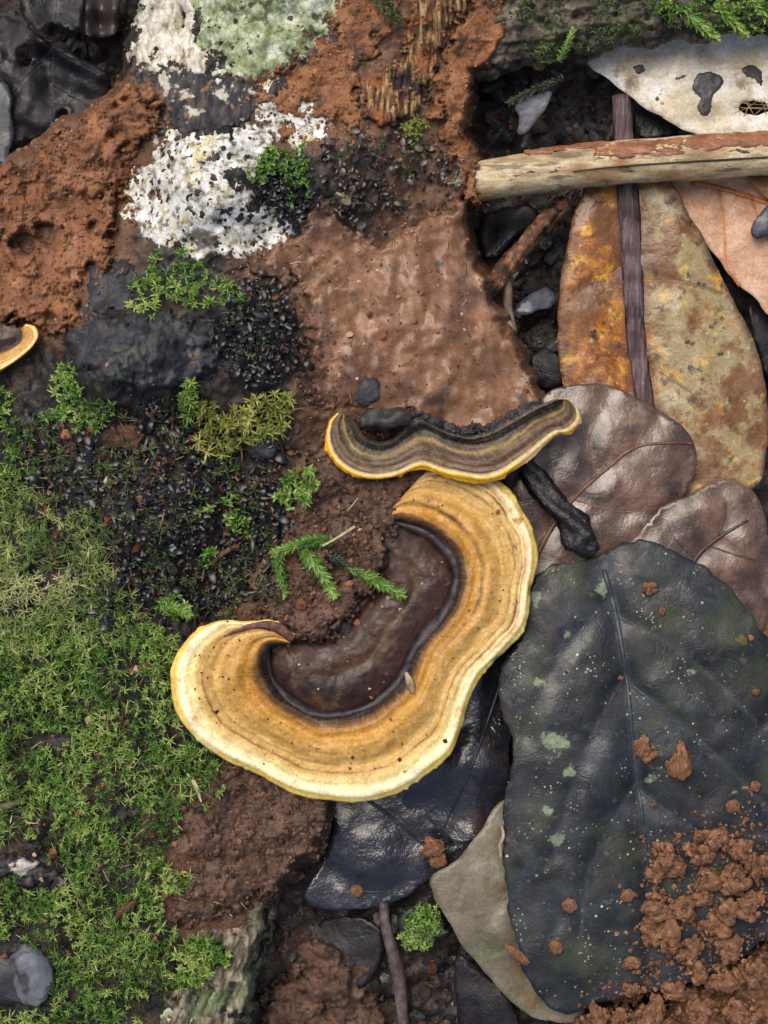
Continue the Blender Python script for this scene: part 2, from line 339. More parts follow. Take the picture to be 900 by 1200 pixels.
def grains(a=1.0, seed=0):
    def f(x, y):
        w2, c2 = worley(x, y, 9, seed+1); w3, c3 = worley(x, y, 5, seed+2)
        return a*(fbm(x, y, 34, 5, seed, .55)*5+(1-w2**2)*2.2*(c2 > .55)+(1-w3**2)*1.2*(c3 > .4))
    return f
def fibres(a=1.0, ang=0., seed=0):
    ca, sa = math.cos(ang), math.sin(ang)
    def f(x, y):
        u = x*ca+y*sa; v = -x*sa+y*ca
        return a*((1-np.abs(fbm(u, v*.14, 7, 3, seed)))*5+fbm(u, v*.2, 18, 3, seed+3)*5)
    return f
def crust(a=1.0, seed=0):
    def f(x, y):
        w1, c1 = worley(x+fbm(x, y, 9, 2, seed)*4, y, 12, seed)
        return a*(fbm(x, y, 16, 4, seed+2, .6)*3.2+(1-w1**2)*2*c1)
    return f
# lichens, bare wood and bark: parts of the log
patch('lichen_crust', [(150, 199), (176, 182), (200, 152), (232, 150), (250, 180), (276, 206), (306, 238), (348, 258), (336, 298), (280, 306), (200, 293), (160, 282), (141, 247)], M['lichen'], 1.5, 8, 11, 26, 1.6, crust(.22, 5), parent=log, label='white powdery lichen crust')
patch('lichen_crust', [(296, 96), (325, 84), (348, 106), (366, 104), (388, 136), (386, 166), (356, 176), (332, 168), (316, 192), (294, 208), (268, 196), (240, 180), (232, 150), (270, 152), (300, 126)], M['lichen'], 1.5, 8, 11, 26, 1.6, crust(.22, 8), parent=log, label='broken white lichen crust')
patch('lichen_crust', [(232, -60), (405, -60), (404, 12), (384, 34), (380, 58), (345, 82), (300, 94), (262, 86), (236, 58), (226, 20)], M['glichen'], 1.8, 7, 13, 30, 1.7, crust(.3, 11), parent=log, label='pale green lichen crust')
patch('bark', [(152, -70), (232, -60), (226, 20), (236, 58), (262, 86), (256, 96), (238, 92), (204, 86), (168, 84), (152, 66), (150, 20)], M['greybark'], 2.4, 8, 12, 24, 1.7, crust(.5, 14), parent=log, label='pale grey flaking bark')
patch('bark', [(160, 66), (226, 76), (300, 100), (330, 84), (400, 20), (410, 40), (352, 108), (300, 140), (250, 160), (205, 156), (172, 182), (158, 120)], M['charwood'], 2.5, 12, 9, 30, 1.9, fibres(.5, 0, 17), parent=log, label='black bare wood between lichen crusts')
patch('bark', [(66, 408), (73, 384), (117, 366), (167, 359), (210, 364), (252, 388), (266, 418), (236, 448), (197, 470), (143, 460), (100, 444)], M['blackbark'], 12, 16, 9, 30, 1.9, crust(1.3, 20), parent=log, label='raised black slab of bark')
patch('bark', [(105, 310), (150, 300), (170, 335), (140, 370), (90, 385)], M['blackbark'], 4, 10, 9, 20, 1.9, crust(1., 23), parent=log)
patch('bark', [(-20, 1000), (30, 1000), (75, 1020), (80, 1040), (30, 1038), (-20, 1034)], M['charwood'], 10, 8, 6, 20, 1.9, fibres(.8, 1.4, 24), parent=log, label='dark wood showing through the moss')
patch('bare_wood', [(470, 70), (480, 20), (500, -40), (560, -40), (545, 20), (515, 60), (510, 90), (492, 140), (470, 150), (440, 150), (420, 140), (425, 90)], M['fibre'], 5, 9, 7, 20, 1.7, fibres(1.2, .06, 27), parent=log, label='bare splintered wood fibres')
patch('bare_wood', [(238, 1100), (300, 1070), (338, 1030), (330, 1080), (305, 1160), (290, 1260), (170, 1260), (196, 1165), (225, 1150), (262, 1120)], M['oldwood'], 5, 10, 8, 24, 1.9, fibres(1.2, .35, 29), parent=log, label='weathered grey wood at the log edge')
patch('lichen_crust', [(190, 1190), (205, 1165), (240, 1155), (262, 1170), (255, 1230), (180, 1260)], M['glichen'], 5, 7, 8, 20, 1.9, crust(.8, 31), parent=log, label='small pale green lichen crust')

# mud lying on the log
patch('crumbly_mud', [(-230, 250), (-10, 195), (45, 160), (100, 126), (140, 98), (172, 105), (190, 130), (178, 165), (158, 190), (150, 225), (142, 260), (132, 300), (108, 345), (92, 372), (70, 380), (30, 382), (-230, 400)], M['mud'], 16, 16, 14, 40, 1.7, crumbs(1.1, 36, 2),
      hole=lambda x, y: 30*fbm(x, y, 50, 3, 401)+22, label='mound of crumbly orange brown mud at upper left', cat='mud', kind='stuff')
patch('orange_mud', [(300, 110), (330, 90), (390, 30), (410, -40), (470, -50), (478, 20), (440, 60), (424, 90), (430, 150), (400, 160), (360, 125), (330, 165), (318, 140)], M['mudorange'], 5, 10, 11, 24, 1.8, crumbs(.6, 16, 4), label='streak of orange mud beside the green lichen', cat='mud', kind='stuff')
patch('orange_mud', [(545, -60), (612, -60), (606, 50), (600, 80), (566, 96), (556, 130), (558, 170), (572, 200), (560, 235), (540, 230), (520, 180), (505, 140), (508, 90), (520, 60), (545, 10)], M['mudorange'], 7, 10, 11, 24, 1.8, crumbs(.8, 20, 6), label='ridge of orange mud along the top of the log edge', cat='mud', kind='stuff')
def smoothmud(x, y):
    return grains(.3, 9)(x, y)*(.2+.8*ss(60, 170, np.hypot(x-540, y-400)))+fbm(x, y, 70, 3, 91)*3+fbm(x*1.6, y*.5, 24, 3, 92)*.5
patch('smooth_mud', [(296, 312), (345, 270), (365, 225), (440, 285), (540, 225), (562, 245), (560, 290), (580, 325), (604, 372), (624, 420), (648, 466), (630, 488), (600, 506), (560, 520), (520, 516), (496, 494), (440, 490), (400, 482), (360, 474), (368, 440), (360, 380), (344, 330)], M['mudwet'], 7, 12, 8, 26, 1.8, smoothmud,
      label='smooth sheet of wet red brown mud above the small bracket fungus', cat='mud', kind='stuff')
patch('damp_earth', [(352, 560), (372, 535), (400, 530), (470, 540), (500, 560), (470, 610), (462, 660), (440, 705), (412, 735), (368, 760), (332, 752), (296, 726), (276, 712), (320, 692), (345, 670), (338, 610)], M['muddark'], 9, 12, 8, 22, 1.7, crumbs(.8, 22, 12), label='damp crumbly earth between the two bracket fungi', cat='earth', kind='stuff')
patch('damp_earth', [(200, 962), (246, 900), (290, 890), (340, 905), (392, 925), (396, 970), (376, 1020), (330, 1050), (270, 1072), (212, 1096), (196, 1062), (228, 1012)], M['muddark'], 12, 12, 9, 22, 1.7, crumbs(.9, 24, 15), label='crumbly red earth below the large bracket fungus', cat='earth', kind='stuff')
patch('mud_smear', [(100, 672), (130, 664), (160, 670), (158, 694), (140, 706), (118, 694)], M['mud'], 7, 5, 8, 12, 1.7, grains(1., 18), label='small orange mud smear in the moss left of centre', cat='mud', kind='stuff')
patch('mud_smear', [(272, 312), (300, 300), (345, 300), (352, 360), (362, 420), (372, 470), (350, 470), (345, 400), (325, 335)], M['muddark'], 5, 8, 9, 20, 1.8, grains(1.2, 22), label='damp mud smear at the edge of the black liverwort', cat='mud', kind='stuff')

# ---------------------------------------------------------------- ground
def zsoil(x, y):
    w1, c1 = worley(x+fbm(x, y, 30, 2, 61)*8, y, 44, 60); w2, c2 = worley(x, y, 17, 62)
    return fbm(x, y, 160, 3, 64)*7+fbm(x, y, 20, 4, 66, .6)*5+(1-w1**2)*9*c1+(1-w2**2)*4*c2-55
ax = np.r_[-12000, -6000, -2500, -1200, np.arange(-420, 1320, 4.2), 2200, 3600, 7000, 13000]; ay = np.r_[-12000, -6000, -2500, -1200, np.arange(-420, 1620, 4.2), 2600, 3800, 7000, 13000]
X, Y = np.meshgrid(ax, ay); I = np.arange(X.size).reshape(X.shape)
Q = np.stack([I[1:, :-1], I[1:, 1:], I[:-1, 1:], I[:-1, :-1]], -1).reshape(-1, 4)
Z = zsoil(X, Y)
mesh('ground', np.stack([(X-450)*S, (600-Y)*S, Z*S], -1).reshape(-1, 3), Q, M['soil'], kind='structure')
# ---------------------------------------------------------------- bracket fungi
def bandmat(name, stops, lines, specks=True, jit=.05, rough=.5, pxl=40, extra=(), coat=0, shift=0):
    b = MB(name); v = b.attr('band')
    vv = b.math('ADD', v, b.math('MULTIPLY', b.math('SUBTRACT', b.noise(pxl, 4, .6), .5), jit*2))
    vv = b.math('ADD', vv, b.math('MULTIPLY', b.math('SUBTRACT', b.noise(8, 4, .6), .5), jit*.7))
    if shift: vv = b.math('ADD', vv, b.math('MULTIPLY', b.math('MULTIPLY', b.math('SUBTRACT', 1., b.attr('upper')), b.rng(v, .45, .85)), shift))
    col = b.ramp(vv, stops)
    for (c, pos, wd, amt, att) in lines:
        f = b.rng(b.math('ABSOLUTE', b.math('SUBTRACT', vv, pos)), wd, 0.)
        f = b.math('MULTIPLY', f, b.rng(b.noise(36, 4, .6, None, pos*40), .34, .6, .15, amt))
        if att: f = b.math('MULTIPLY', f, b.attr(att))
        col = b.mix(f, col, c)
    # fine growth lines and dirt
    fl = b.n('ShaderNodeTexNoise', {'Vector': b.n('ShaderNodeCombineXYZ', {0: b.math('MULTIPLY', vv, 17.), 1: b.math('MULTIPLY', b.attr('along'), .006)}).outputs[0], 'Scale': 1., 'Detail': 2.5}).outputs[0]
    rf = b.n('ShaderNodeTexNoise', {'Vector': b.n('ShaderNodeCombineXYZ', {0: b.math('MULTIPLY', v, 5.), 1: b.math('MULTIPLY', b.attr('along'), .22)}).outputs[0], 'Scale': 1., 'Detail': 4., 'Roughness': .65}).outputs[0]
    col = b.mix(b.rng(rf, .52, .78, 0, .13), col, (116, 84, 46)); col = b.mix(b.rng(rf, .5, .3, 0, .1), col, (240, 216, 160))
    col = b.mix(b.rng(fl, .52, .72, 0, .22), col, (132, 96, 58)); 
    col = b.mix(b.rng(fl, .48, .3, 0, .12), col, (232, 204, 146))
    if specks:
        for L in (('n', (84, 56, 36), 9, .67, .73, 5, 3), ('n', ((90, 62, 40), .8), 20, .66, .72, 7, 13), ('v', (58, 38, 26), 15, .955, .975, 3)): col = b.layer(col, L)
    for L in extra: col = b.layer(col, L)
    return b.fin(col, rough, [(fl, .2, 2.), (rf, .2, 1.), (b.noise(3.2, 4), .6, .8), (b.noise(16, 4), .3, 2)], .35, sss=.08, coat=coat, coatr=.25)
OR = [(0, (30, 22, 26)), (.06, (44, 30, 30)), (.11, (88, 60, 36)), (.17, (152, 106, 44)), (.25, (190, 140, 58)), (.36, (184, 138, 64)), (.46, (192, 150, 78)), (.58, (198, 160, 90)), (.70, (190, 152, 84)), (.80, (206, 172, 102)), (.88, (228, 208, 144)), (1., (240, 228, 176))]
M['cap'] = bandmat('banded_cap', OR, [((70, 46, 34), .33, .045, 1., 'upper'), ((132, 92, 46), .46, .05, .6, None), ((140, 98, 54), .62, .035, .6, None), ((116, 74, 44), .74, .028, .85, None), ((112, 62, 44), .84, .03, 1., 'upper')], shift=.075)
M['rim'] = bandmat('cream_rim', [(.80, (220, 182, 116)), (.86, (238, 216, 160)), (.92, (246, 236, 200)), (.97, (246, 232, 176)), (.988, (242, 214, 124)), (1., (236, 200, 100))], [((214, 158, 74), .9, .05, 1., 'upper'), ((150, 92, 56), .88, .02, .9, 'upper')], False, .06, .45, extra=(('n', ((160, 104, 62), .85), 18, .63, .7, 5, 3), ('n', ((206, 160, 96), .6), 34, .55, .66, 4, 8)))
M['pore'] = mat('pore_surface', [(.3, (170, 140, 80)), (.7, (214, 190, 130))], 10, 3, .7)
BR = [(0, (18, 16, 18)), (.22, (26, 22, 22)), (.32, (56, 44, 35)), (.4, (112, 90, 54)), (.5, (82, 64, 46)), (.62, (76, 58, 46)), (.76, (104, 82, 60)), (.86, (66, 48, 42)), (.95, (160, 138, 112)), (1., (190, 168, 130))]
M['cap2'] = bandmat('small_banded_cap', BR, [((150, 124, 66), .4, .05, .8, None), ((52, 40, 36), .55, .03, .9, None), ((60, 46, 40), .7, .025, .9, None), ((140, 120, 98), .8, .02, .6, None)], False, .12, .42, 26)
M['rim2'] = bandmat('yellow_rim', [(.83, (120, 92, 72)), (.88, (190, 166, 132)), (.91, (226, 200, 130)), (.94, (232, 188, 62)), (1., (222, 164, 34))], [((232, 222, 200), .98, .06, .9, 'upper')], False, .02, .45)
b = MB('glossy_old_cap')
col = b.ramp(b.math('ADD', b.math('MULTIPLY', b.attr('edge'), .012), b.math('MULTIPLY', b.noise(40, 6, .65), .45)), [(.08, (26, 19, 21)), (.22, (52, 34, 31)), (.38, (64, 42, 36)), (.5, (54, 36, 31)), (.7, (66, 45, 33)), (1., (98, 72, 50))])
for L in (('n', ((100, 72, 60), .6), 22, .56, .7, 6, 3), ('v', ((190, 160, 140), .8), 17, .955, .98, 3), ('n', ((104, 78, 50), .7), 40, .56, .7, 5, 8), ('n', ((34, 24, 24), .8), 60, .52, .62, 6, 18), ('n', ((118, 92, 78), .6), 14, .6, .72, 6, 28)): col = b.layer(col, L)
M['oldcap'] = b.fin(col, .42, [(b.noise(3, 4), .6, .8), (b.noise(7, 4), .5, 1.)], .35, rn=(16, .3, .6))

def bracket(root, pairs, zin, zout, relief, cap, rim, nv=56, nu=420, vrim=.88, thick=14, wav=2.2, seed=0, groove=10, upper=None):
    I = spline([p[0] for p in pairs], 12); O = spline([p[1] for p in pairs], 12); n = len(I)
    t = np.linspace(0, 1, n); L = np.r_[0, np.cumsum(np.linalg.norm(np.diff(.5*(I+O), axis=0), axis=1))]
    tt = np.interp(np.linspace(0, L[-1], nu), L, t)
    I = np.stack([np.interp(tt, t, I[:, k]) for k in (0, 1)], 1); O = np.stack([np.interp(tt, t, O[:, k]) for k in (0, 1)], 1)
    al = np.linspace(0, L[-1], nu)
    dirn = O-I; wd = np.linalg.norm(dirn, axis=1); dn = dirn/(wd[:, None]+1e-9)
    O = O+dn*((fbm(al, al*0+seed, 26, 3, seed)*wav+np.maximum(0, fbm(al, al*0+9, 11, 2, seed+4)-.35)*wav*2.2)*ss(8, 30, wd))[:, None]
    v = np.linspace(0, 1, nv)
    U = tt*(len(pairs)-1)                             # control index along the shelf
    zi = np.interp(U, np.arange(len(pairs)), zin); zo = np.interp(U, np.arange(len(pairs)), zout)
    up = np.interp(U, np.arange(len(pairs)), upper) if upper is not None else np.zeros(nu)
    vv, uu = np.meshgrid(v, al); zz = zi[:, None]+(zo-zi)[:, None]*vv
    X = I[:, 0:1]+dirn[:, 0:1]*vv; Y = I[:, 1:2]+dirn[:, 1:2]*vv
    sc = np.clip(wd/90, .2, 1.2)[:, None]
    bw = vv+.03*fbm(uu, vv*60, 60, 3, seed+9)
    rel = relief(bw, up[:, None])*sc+fbm(X, Y, 40, 4, seed+2)*2.2*sc-groove*np.exp(-(vv/.05)**2)*sc
    # rounded lip
    lip = np.clip((vv-.93)/.07, 0, 1); rel = rel-thick*.5*(1-np.sqrt(np.clip(1-lip**2, 0, 1)))*np.clip(sc, .5, 1)
    Z = zz+rel
    def part(name, a, b, m, extra=None):
        X_, Y_, Z_, B_, u_ = X[:, a:b+1], Y[:, a:b+1], Z[:, a:b+1], vv[:, a:b+1], up[:, None]+0*vv[:, a:b+1]
        al_ = uu[:, a:b+1]
        if extra is not None:
            X_, Y_, Z_, B_ = np.hstack([X_, extra[0]]), np.hstack([Y_, extra[1]]), np.hstack([Z_, extra[2]]), np.hstack([B_, extra[3]])
            u_ = up[:, None]+0*X_; al_ = uu[:, :1]+0*X_
        m_ = X_.shape[1]; Ix = np.arange(nu*m_).reshape(nu, m_)
        F = np.stack([Ix[:-1, :-1], Ix[1:, :-1], Ix[1:, 1:], Ix[:-1, 1:]], -1).reshape(-1, 4)
        return mesh(name, W(X_.ravel(), Y_.ravel(), Z_.ravel()), F, m, root, {'band': B_.ravel(), 'along': al_.ravel(), 'upper': u_.ravel()})
    kr = int(vrim*(nv-1))
    part('cap', 0, kr, cap)
    # the rim curls round and under
    th = np.array([25, 60, 95, 130, 165, 180])*np.pi/180; r = (thick*.5*np.clip(sc, .35, 1))
    ex = O[:, 0:1]+dn[:, 0:1]*r*.5*np.sin(th); ey = O[:, 1:2]+dn[:, 1:2]*r*.5*np.sin(th); ez = Z[:, -1:]-r*(1-np.cos(th))*.9
    part('margin', kr, nv-1, rim, (ex, ey, ez, 1+0*ex))
    q = np.linspace(0, 1, 12)[None, :]
    px = ex[:, -1:]+(I[:, 0:1]-ex[:, -1:])*q; py = ey[:, -1:]+(I[:, 1:2]-ey[:, -1:])*q; pz = ez[:, -1:]-q*18*np.clip(sc, .3, 1)
    m_ = 12; Ix = np.arange(nu*m_).reshape(nu, m_); F = np.stack([Ix[:-1, :-1], Ix[1:, :-1], Ix[1:, 1:], Ix[:-1, 1:]], -1).reshape(-1, 4)
    mesh('pore_surface', W(px.ravel(), py.ravel(), pz.ravel()), F, M['pore'], root)
    return X, Y, Z
big = empty('bracket_fungus', 400, 720, 90, 'large orange brown bracket fungus with cream margin and dark glossy centre', 'fungus')
PR = [((339, 755), (345, 744)), ((323, 755), (318, 728)), ((316, 758), (286, 729)), ((313, 768), (254, 729)), ((313, 778), (222, 750)), ((315, 789), (203, 786)), ((320, 800), (208, 825)), ((330, 813), (228, 860)), ((344, 824), (262, 885)), ((360, 833), (300, 903)),
      ((378, 839), (345, 926)), ((400, 839), (390, 935)), ((420, 834), (430, 936)), ((440, 825), (470, 924)), ((458, 810), (505, 899)), ((470, 797), (528, 878)), ((478, 783), (541, 843)), ((484, 770), (549, 815)), ((495, 750), (562, 790)), ((513, 730), (592, 759)),
      ((529, 705), (614, 730)), ((536, 680), (620, 690)), ((533, 660), (626, 657)), ((524, 645), (623, 628)), ((511, 632), (612, 603)), ((497, 623), (595, 578)), ((482, 617), (566, 558)), ((466, 613), (532, 548)), ((453, 613), (505, 550)), ((443, 614), (484, 568)), ((437, 616), (456, 602))]
UP = [1, 1, .8, .4, .1, 0, 0, 0, 0, 0, 0, 0, 0, 0, 0, 0, .1, .3, .5, .8, 1, 1, 1, 1, 1, 1, 1, 1, 1, 1, 1]
def relief_big(v, up): return 7*ss(.02, .2, v)+2.4*np.sin(v*17+1.)*ss(.1, .3, v)+.7*np.sin(v*41)-8*ss(.3, 1, v)+5*ss(.82, .9, v)-4*up*np.exp(-((v-.34)/.05)**2)
BX, BY, BZ = bracket(big, PR, [112, 112, 110, 108, 106, 104, 102, 100, 98]+[97]*(len(PR)-9), [112, 116, 120, 122, 122, 120, 116, 110, 104, 98]+[94]*(len(PR)-10), relief_big, M['cap'], M['rim'], seed=3, upper=UP, thick=15)
INNER = [(330, 746), (316, 758), (312, 780), (320, 800), (343, 824), (378, 841), (410, 838), (441, 825), (470, 798), (483, 770), (495, 750), (514, 730), (531, 703), (537, 677), (527, 650), (500, 625), (468, 612), (436, 612), (430, 650), (440, 690), (420, 712), (405, 735), (370, 748)]
def zinner(x, y):
    d = sdf(x, y, INNER); return 86+9*ss(0, 26, d)-4*ss(0, 7, 9-d)+.7*np.sin(d*.22)*ss(10, 30, d)-1.5*ss(30, 60, d)+fbm(x, y, 24, 4, 71)*1.3
X, Y, Q = gridpts(300, 600, 545, 850, 1.7); d = sdf(X, Y, INNER); Z = zinner(X, Y)
V, Q, at = compact(W(X, Y, Z), Q, d > -3, {'edge': d})
mesh('old_cap', V, Q, M['oldcap'], big, at, label='dark glossy older centre of the cap')
gp = spline([p[0] for p in PR[1:-1]], 8)
tube('groove', [(x, y, 84) for x, y in gp], [2, 5, 6, 7, 6, 7, 9, 9, 8, 6, 3], mat('groove_crust', [(.3, (22, 18, 22)), (.7, (52, 40, 46))], 10, 4, .45), big, n=10, noise=.35, label='black groove around the old cap')

sm = empty('bracket_fungus', 530, 530, 118, 'narrow brown bracket fungus with bright yellow margin above the large one', 'fungus')
PS = [((408, 487), (396, 484)), ((413, 490), (386, 495)), ((418, 496), (382, 513)), ((422, 504), (386, 531)), ((427, 511), (397, 546)), ((435, 516), (417, 558)), ((446, 518), (441, 562)), ((460, 514), (466, 558)), ((471, 504), (487, 549)), ((482, 494), (500, 548)), ((492, 489), (513, 554)), ((504, 494), (530, 559)), ((518, 502), (548, 562)),
      ((536, 508), (570, 564)), ((554, 510), (590, 558)), ((573, 505), (606, 547)), ((590, 497), (622, 535)), ((606, 489), (640, 519)), ((622, 480), (654, 509)), ((636, 473), (668, 507)), ((646, 469), (680, 494)), ((652, 468), (677, 478)), ((657, 468), (666, 468))]
UP2 = [0]*14+[.3, .7, 1, 1, .6, .6, 1, 1, 1]
def relief_sm(v, up): return -9*np.exp(-((v-.28)/.22)**2)+1.*np.sin(v*23)+5*ss(.7, 1, v)
SX, SY, SZ = bracket(sm, PS, [122]*len(PS), [121]*14+[119, 117, 114, 111, 108, 106, 104, 103, 102], relief_sm, M['cap2'], M['rim2'], nv=44, nu=420, vrim=.85, thick=14, wav=2.4, seed=13, groove=5, upper=UP2)
patch('smooth_mud', [(412, 492), (430, 480), (470, 478), (500, 490), (488, 492), (470, 502), (455, 512), (440, 513), (426, 506)], M['muddark'], 9, 9, 4, 14, 1.7, grains(1., 33), base=lambda x, y: 104+0*x, label='bit of earth filling the hollow of the narrow bracket', cat='earth', kind='stuff')
patch('dark_mycelium', [(490, 484), (512, 490), (540, 502), (575, 500), (604, 484), (632, 470), (640, 476), (606, 496), (580, 510), (540, 514), (508, 498)], M['blackbark'], 10, 9, 4, 14, 1.7, grains(1., 35), base=lambda x, y: np.interp(x, [480, 560, 640], [106, 104, 94]), label='black crust where the narrow bracket joins the mud', cat='fungus crust', kind='stuff')
ed = empty('bracket_fungus', 5, 410, 112, 'small orange bracket fungus cut by the left edge under crumbly mud', 'fungus')
PE = [((24, 386), (30, 380)), ((24, 390), (41, 383)), ((24, 396), (45, 393)), ((20, 402), (38, 406)), ((10, 408), (22, 420)), ((-6, 414), (2, 433)), ((-30, 420), (-24, 444)), ((-60, 424), (-60, 452)), ((-90, 420), (-100, 446)), ((-110, 410), (-130, 424))]
bracket(ed, PE, [112]*10, [114]*10, lambda v, up: 4*ss(0, .5, v)+1.2*np.sin(v*20), M['cap'], M['rim2'], nv=30, nu=160, thick=10, wav=1., seed=23, groove=3)
X, Y, Q = gridpts(-110, 380, 30, 428, 2); IE = [p[0] for p in PE]+[(-100, 390), (0, 382)]
d = sdf(X, Y, IE); V, Q, at = compact(W(X, Y, 108+3*ss(0, 14, d)+fbm(X, Y, 20, 3, 5)), Q, d > -3, {'edge': d}); mesh('old_cap', V, Q, M['oldcap'], ed, at)

# ---------------------------------------------------------------- leaves
def leafmat(name, stops, px=60, layers=(), vein=(90, 70, 50), veina=.8, ret=None, retc=(60, 45, 40), rough=(.3, .55), spec=.5, bumps=((30, 4, .5), (6, 1, .5)), retb=.6, coat=0, nr=.62):
    b = MB(name); col = b.ramp(b.noise(px, 7, nr, None, 2, .6), stops)
    for L in layers: col = b.layer(col, L)
    bl = [(b.noise(p, 4, .6), st, d) for p, d, st in bumps]
    if ret:
        e = b.rng(b.vor(ret, 0, 'DISTANCE_TO_EDGE'), 0, .07); col = b.mix(b.math('MULTIPLY', b.math('SUBTRACT', 1., e), .22), col, retc); bl.append((e, retb*.22, .8))
        e2 = b.vor(ret*.35, 4, 'DISTANCE_TO_EDGE'); bl.append((b.rng(e2, 0, .2), retb*.3, .4))
    col = b.mix(b.math('MULTIPLY', b.rng(b.attr('vein'), .3, .95), veina), col, vein)
    return b.fin(col, .4, bl, spec, rn=(34,)+rough, coat=coat, coatr=.25)
def leaf(name, label, outline, zf, mt, mid=None, midr=(4, 2), veins=(), veinr=(2, .8), step=6., rag=2.5, thick=1.6, warp=2.5, cat='leaf', group=None, vmat=None, dep=2.5, holes=(), seed=1, straight=False, midmat=None, midflat=.7, veinflat=.6, spots=()):
    B = np.array(outline, float) if straight else spline(outline, 8, True)
    n = max(24, int(np.linalg.norm(np.diff(np.vstack([B, B[:1]]), axis=0), axis=1).sum()/5))
    B = resample(np.vstack([B, B[:1]]), n+1)[:-1]
    B = B+np.stack([fbm(B[:, 0], B[:, 1], 22, 4, seed), fbm(B[:, 0], B[:, 1], 22, 4, seed+50)], 1)*rag
    pts = [tuple(p) for p in B]; edges = [(i, (i+1) % n) for i in range(n)]; faces = [list(range(n))]
    ho = []
    for h in holes:
        H = spline(h, 5, True); H = H+np.stack([fbm(H[:, 0], H[:, 1], 9, 3, seed+7), fbm(H[:, 0], H[:, 1], 9, 3, seed+8)], 1)*2
        k = len(pts); pts += [tuple(p) for p in H]; edges += [(k+i, k+(i+1) % len(H)) for i in range(len(H))]; ho.append(H)
    gx, gy, _ = gridpts(B[:, 0].min(), B[:, 1].min(), B[:, 0].max(), B[:, 1].max(), step)
    rr = np.random.default_rng(seed); gx = gx+rr.uniform(-.3, .3, gx.shape)*step; gy = gy+rr.uniform(-.3, .3, gy.shape)*step
    d = sdf(gx, gy, B)
    for H in ho: d = np.minimum(d, -sdf(gx, gy, H))
    k = d > step*.55; pts += list(zip(gx[k], gy[k]))
    r = delaunay_2d_cdt([Vector(p) for p in pts], edges, faces, 1, 1e-5)
    P = np.array([(v.x, v.y) for v in r[0]]); T = np.array(r[2], np.int64)
    if ho:
        c = P[T].mean(1); k = np.ones(len(T), bool)
        for H in ho: k &= sdf(c[:, 0], c[:, 1], H) < 0
        T = T[k]
    a = P[T]; cr = (a[:, 1, 0]-a[:, 0, 0])*(a[:, 2, 1]-a[:, 0, 1])-(a[:, 1, 1]-a[:, 0, 1])*(a[:, 2, 0]-a[:, 0, 0])
    T = np.where((cr > 0)[:, None], T[:, ::-1], T)          # normals up
    lines = ([(mid, midr[0]*2)] if mid is not None else [])+[(v, veinr[0]*2.2) for v in veins]
    def rel(x, y):
        o = 0*x; at = 0*x
        for l, wd in lines:
            e = np.exp(-(dline(x, y, l)/wd)**2); o = o-dep*np.exp(-(dline(x, y, l)/(wd*3))**2); at = np.maximum(at, e)
        return o, at
    o, at = rel(P[:, 0], P[:, 1]); e = sdf(P[:, 0], P[:, 1], B)
    Z = zf(P[:, 0], P[:, 1])+o+fbm(P[:, 0], P[:, 1], 55, 4, seed+3)*warp
    sp = 0*at
    for sx_, sy_, sr_ in spots: sp = np.maximum(sp, np.exp(-((P[:, 0]-sx_)**2+(P[:, 1]-sy_)**2)/sr_**2))
    nP = len(P); V = np.vstack([W(P[:, 0], P[:, 1], Z), W(P[:, 0], P[:, 1], Z-thick)])
    E = np.sort(np.vstack([T[:, [0, 1]], T[:, [1, 2]], T[:, [2, 0]]]), 1); D_ = np.vstack([T[:, [0, 1]], T[:, [1, 2]], T[:, [2, 0]]])
    _, inv, cnt = np.unique(E[:, 0]*nP+E[:, 1], return_inverse=True, return_counts=True); be = D_[cnt[inv] == 1]
    F = [T, T[:, ::-1]+nP, np.stack([be[:, 1], be[:, 0], be[:, 0]+nP, be[:, 1]+nP], -1)]
    ob = mesh(name, V, F, mt, None, {'vein': np.r_[at, at], 'edge': np.r_[e, e], 'spot': np.r_[sp, sp]}, label=label, cat=cat, group=group)
    def ztop(x, y):
        o, _ = rel(x, y); return zf(x, y)+o+fbm(x, y, 55, 4, seed+3)*warp
    mo = ob
    if mid is not None:
        c = resample(spline(mid, 6), max(12, int(len(mid)*10)))
        mo = tube('midrib', [(x, y, z) for x, y, z in zip(c[:, 0], c[:, 1], ztop(c[:, 0], c[:, 1])+midr[0]*.15)], midr, midmat or vmat or mt, ob, n=8, noise=.12, flat=midflat)
    for v in veins:
        c = resample(spline(v, 6), max(10, len(v)*8))
        tube('vein', [(x, y, z) for x, y, z in zip(c[:, 0], c[:, 1], ztop(c[:, 0], c[:, 1])-veinr[0]*.2)], veinr, vmat or mt, mo, n=6, noise=.2, flat=veinflat)
    return ob, ztop
def plane(z0, gx=0., gy=0., cx=0., cy=0., dome=0, dr=200., seed=None): 
    return lambda x, y: z0+gx*(x-cx)+gy*(y-cy)+dome*np.exp(-((x-cx)**2+(y-cy)**2)/dr**2)
# black leaf
ml = leafmat('black_leaf', [(.3, (19, 22, 24)), (.46, (29, 33, 37)), (.56, (38, 43, 49)), (.7, (51, 56, 61))], 60, [('n', ((54, 60, 40), .7), 90, .5, .66, 6, 5), ('n', ((70, 58, 66), .6), 50, .56, .7, 5, 9), ('an', ((132, 146, 118), .8), 'spot', .55, .95, 13, 2.6), ('vn', (160, 178, 164), 9, .78, .9, 45, .6, 3), ('vn', ((150, 160, 140), .9), 5, .72, .88, 30, .56, 13), ('n', ((88, 86, 78), .5), 12, .6, .7, 5, 19), ('v', ((140, 152, 150), .8), 24, .962, .978, 7), ('n', ((132, 142, 104), .8), 40, .66, .72, 7, 12), ('n', ((100, 82, 44), .8), 30, .71, .74, 3, 16)],
   (56, 61, 70), .5, 16, (36, 40, 45), rough=(.3, .58), spec=.38, bumps=((8, 1, .35), (3, .5, .45)))
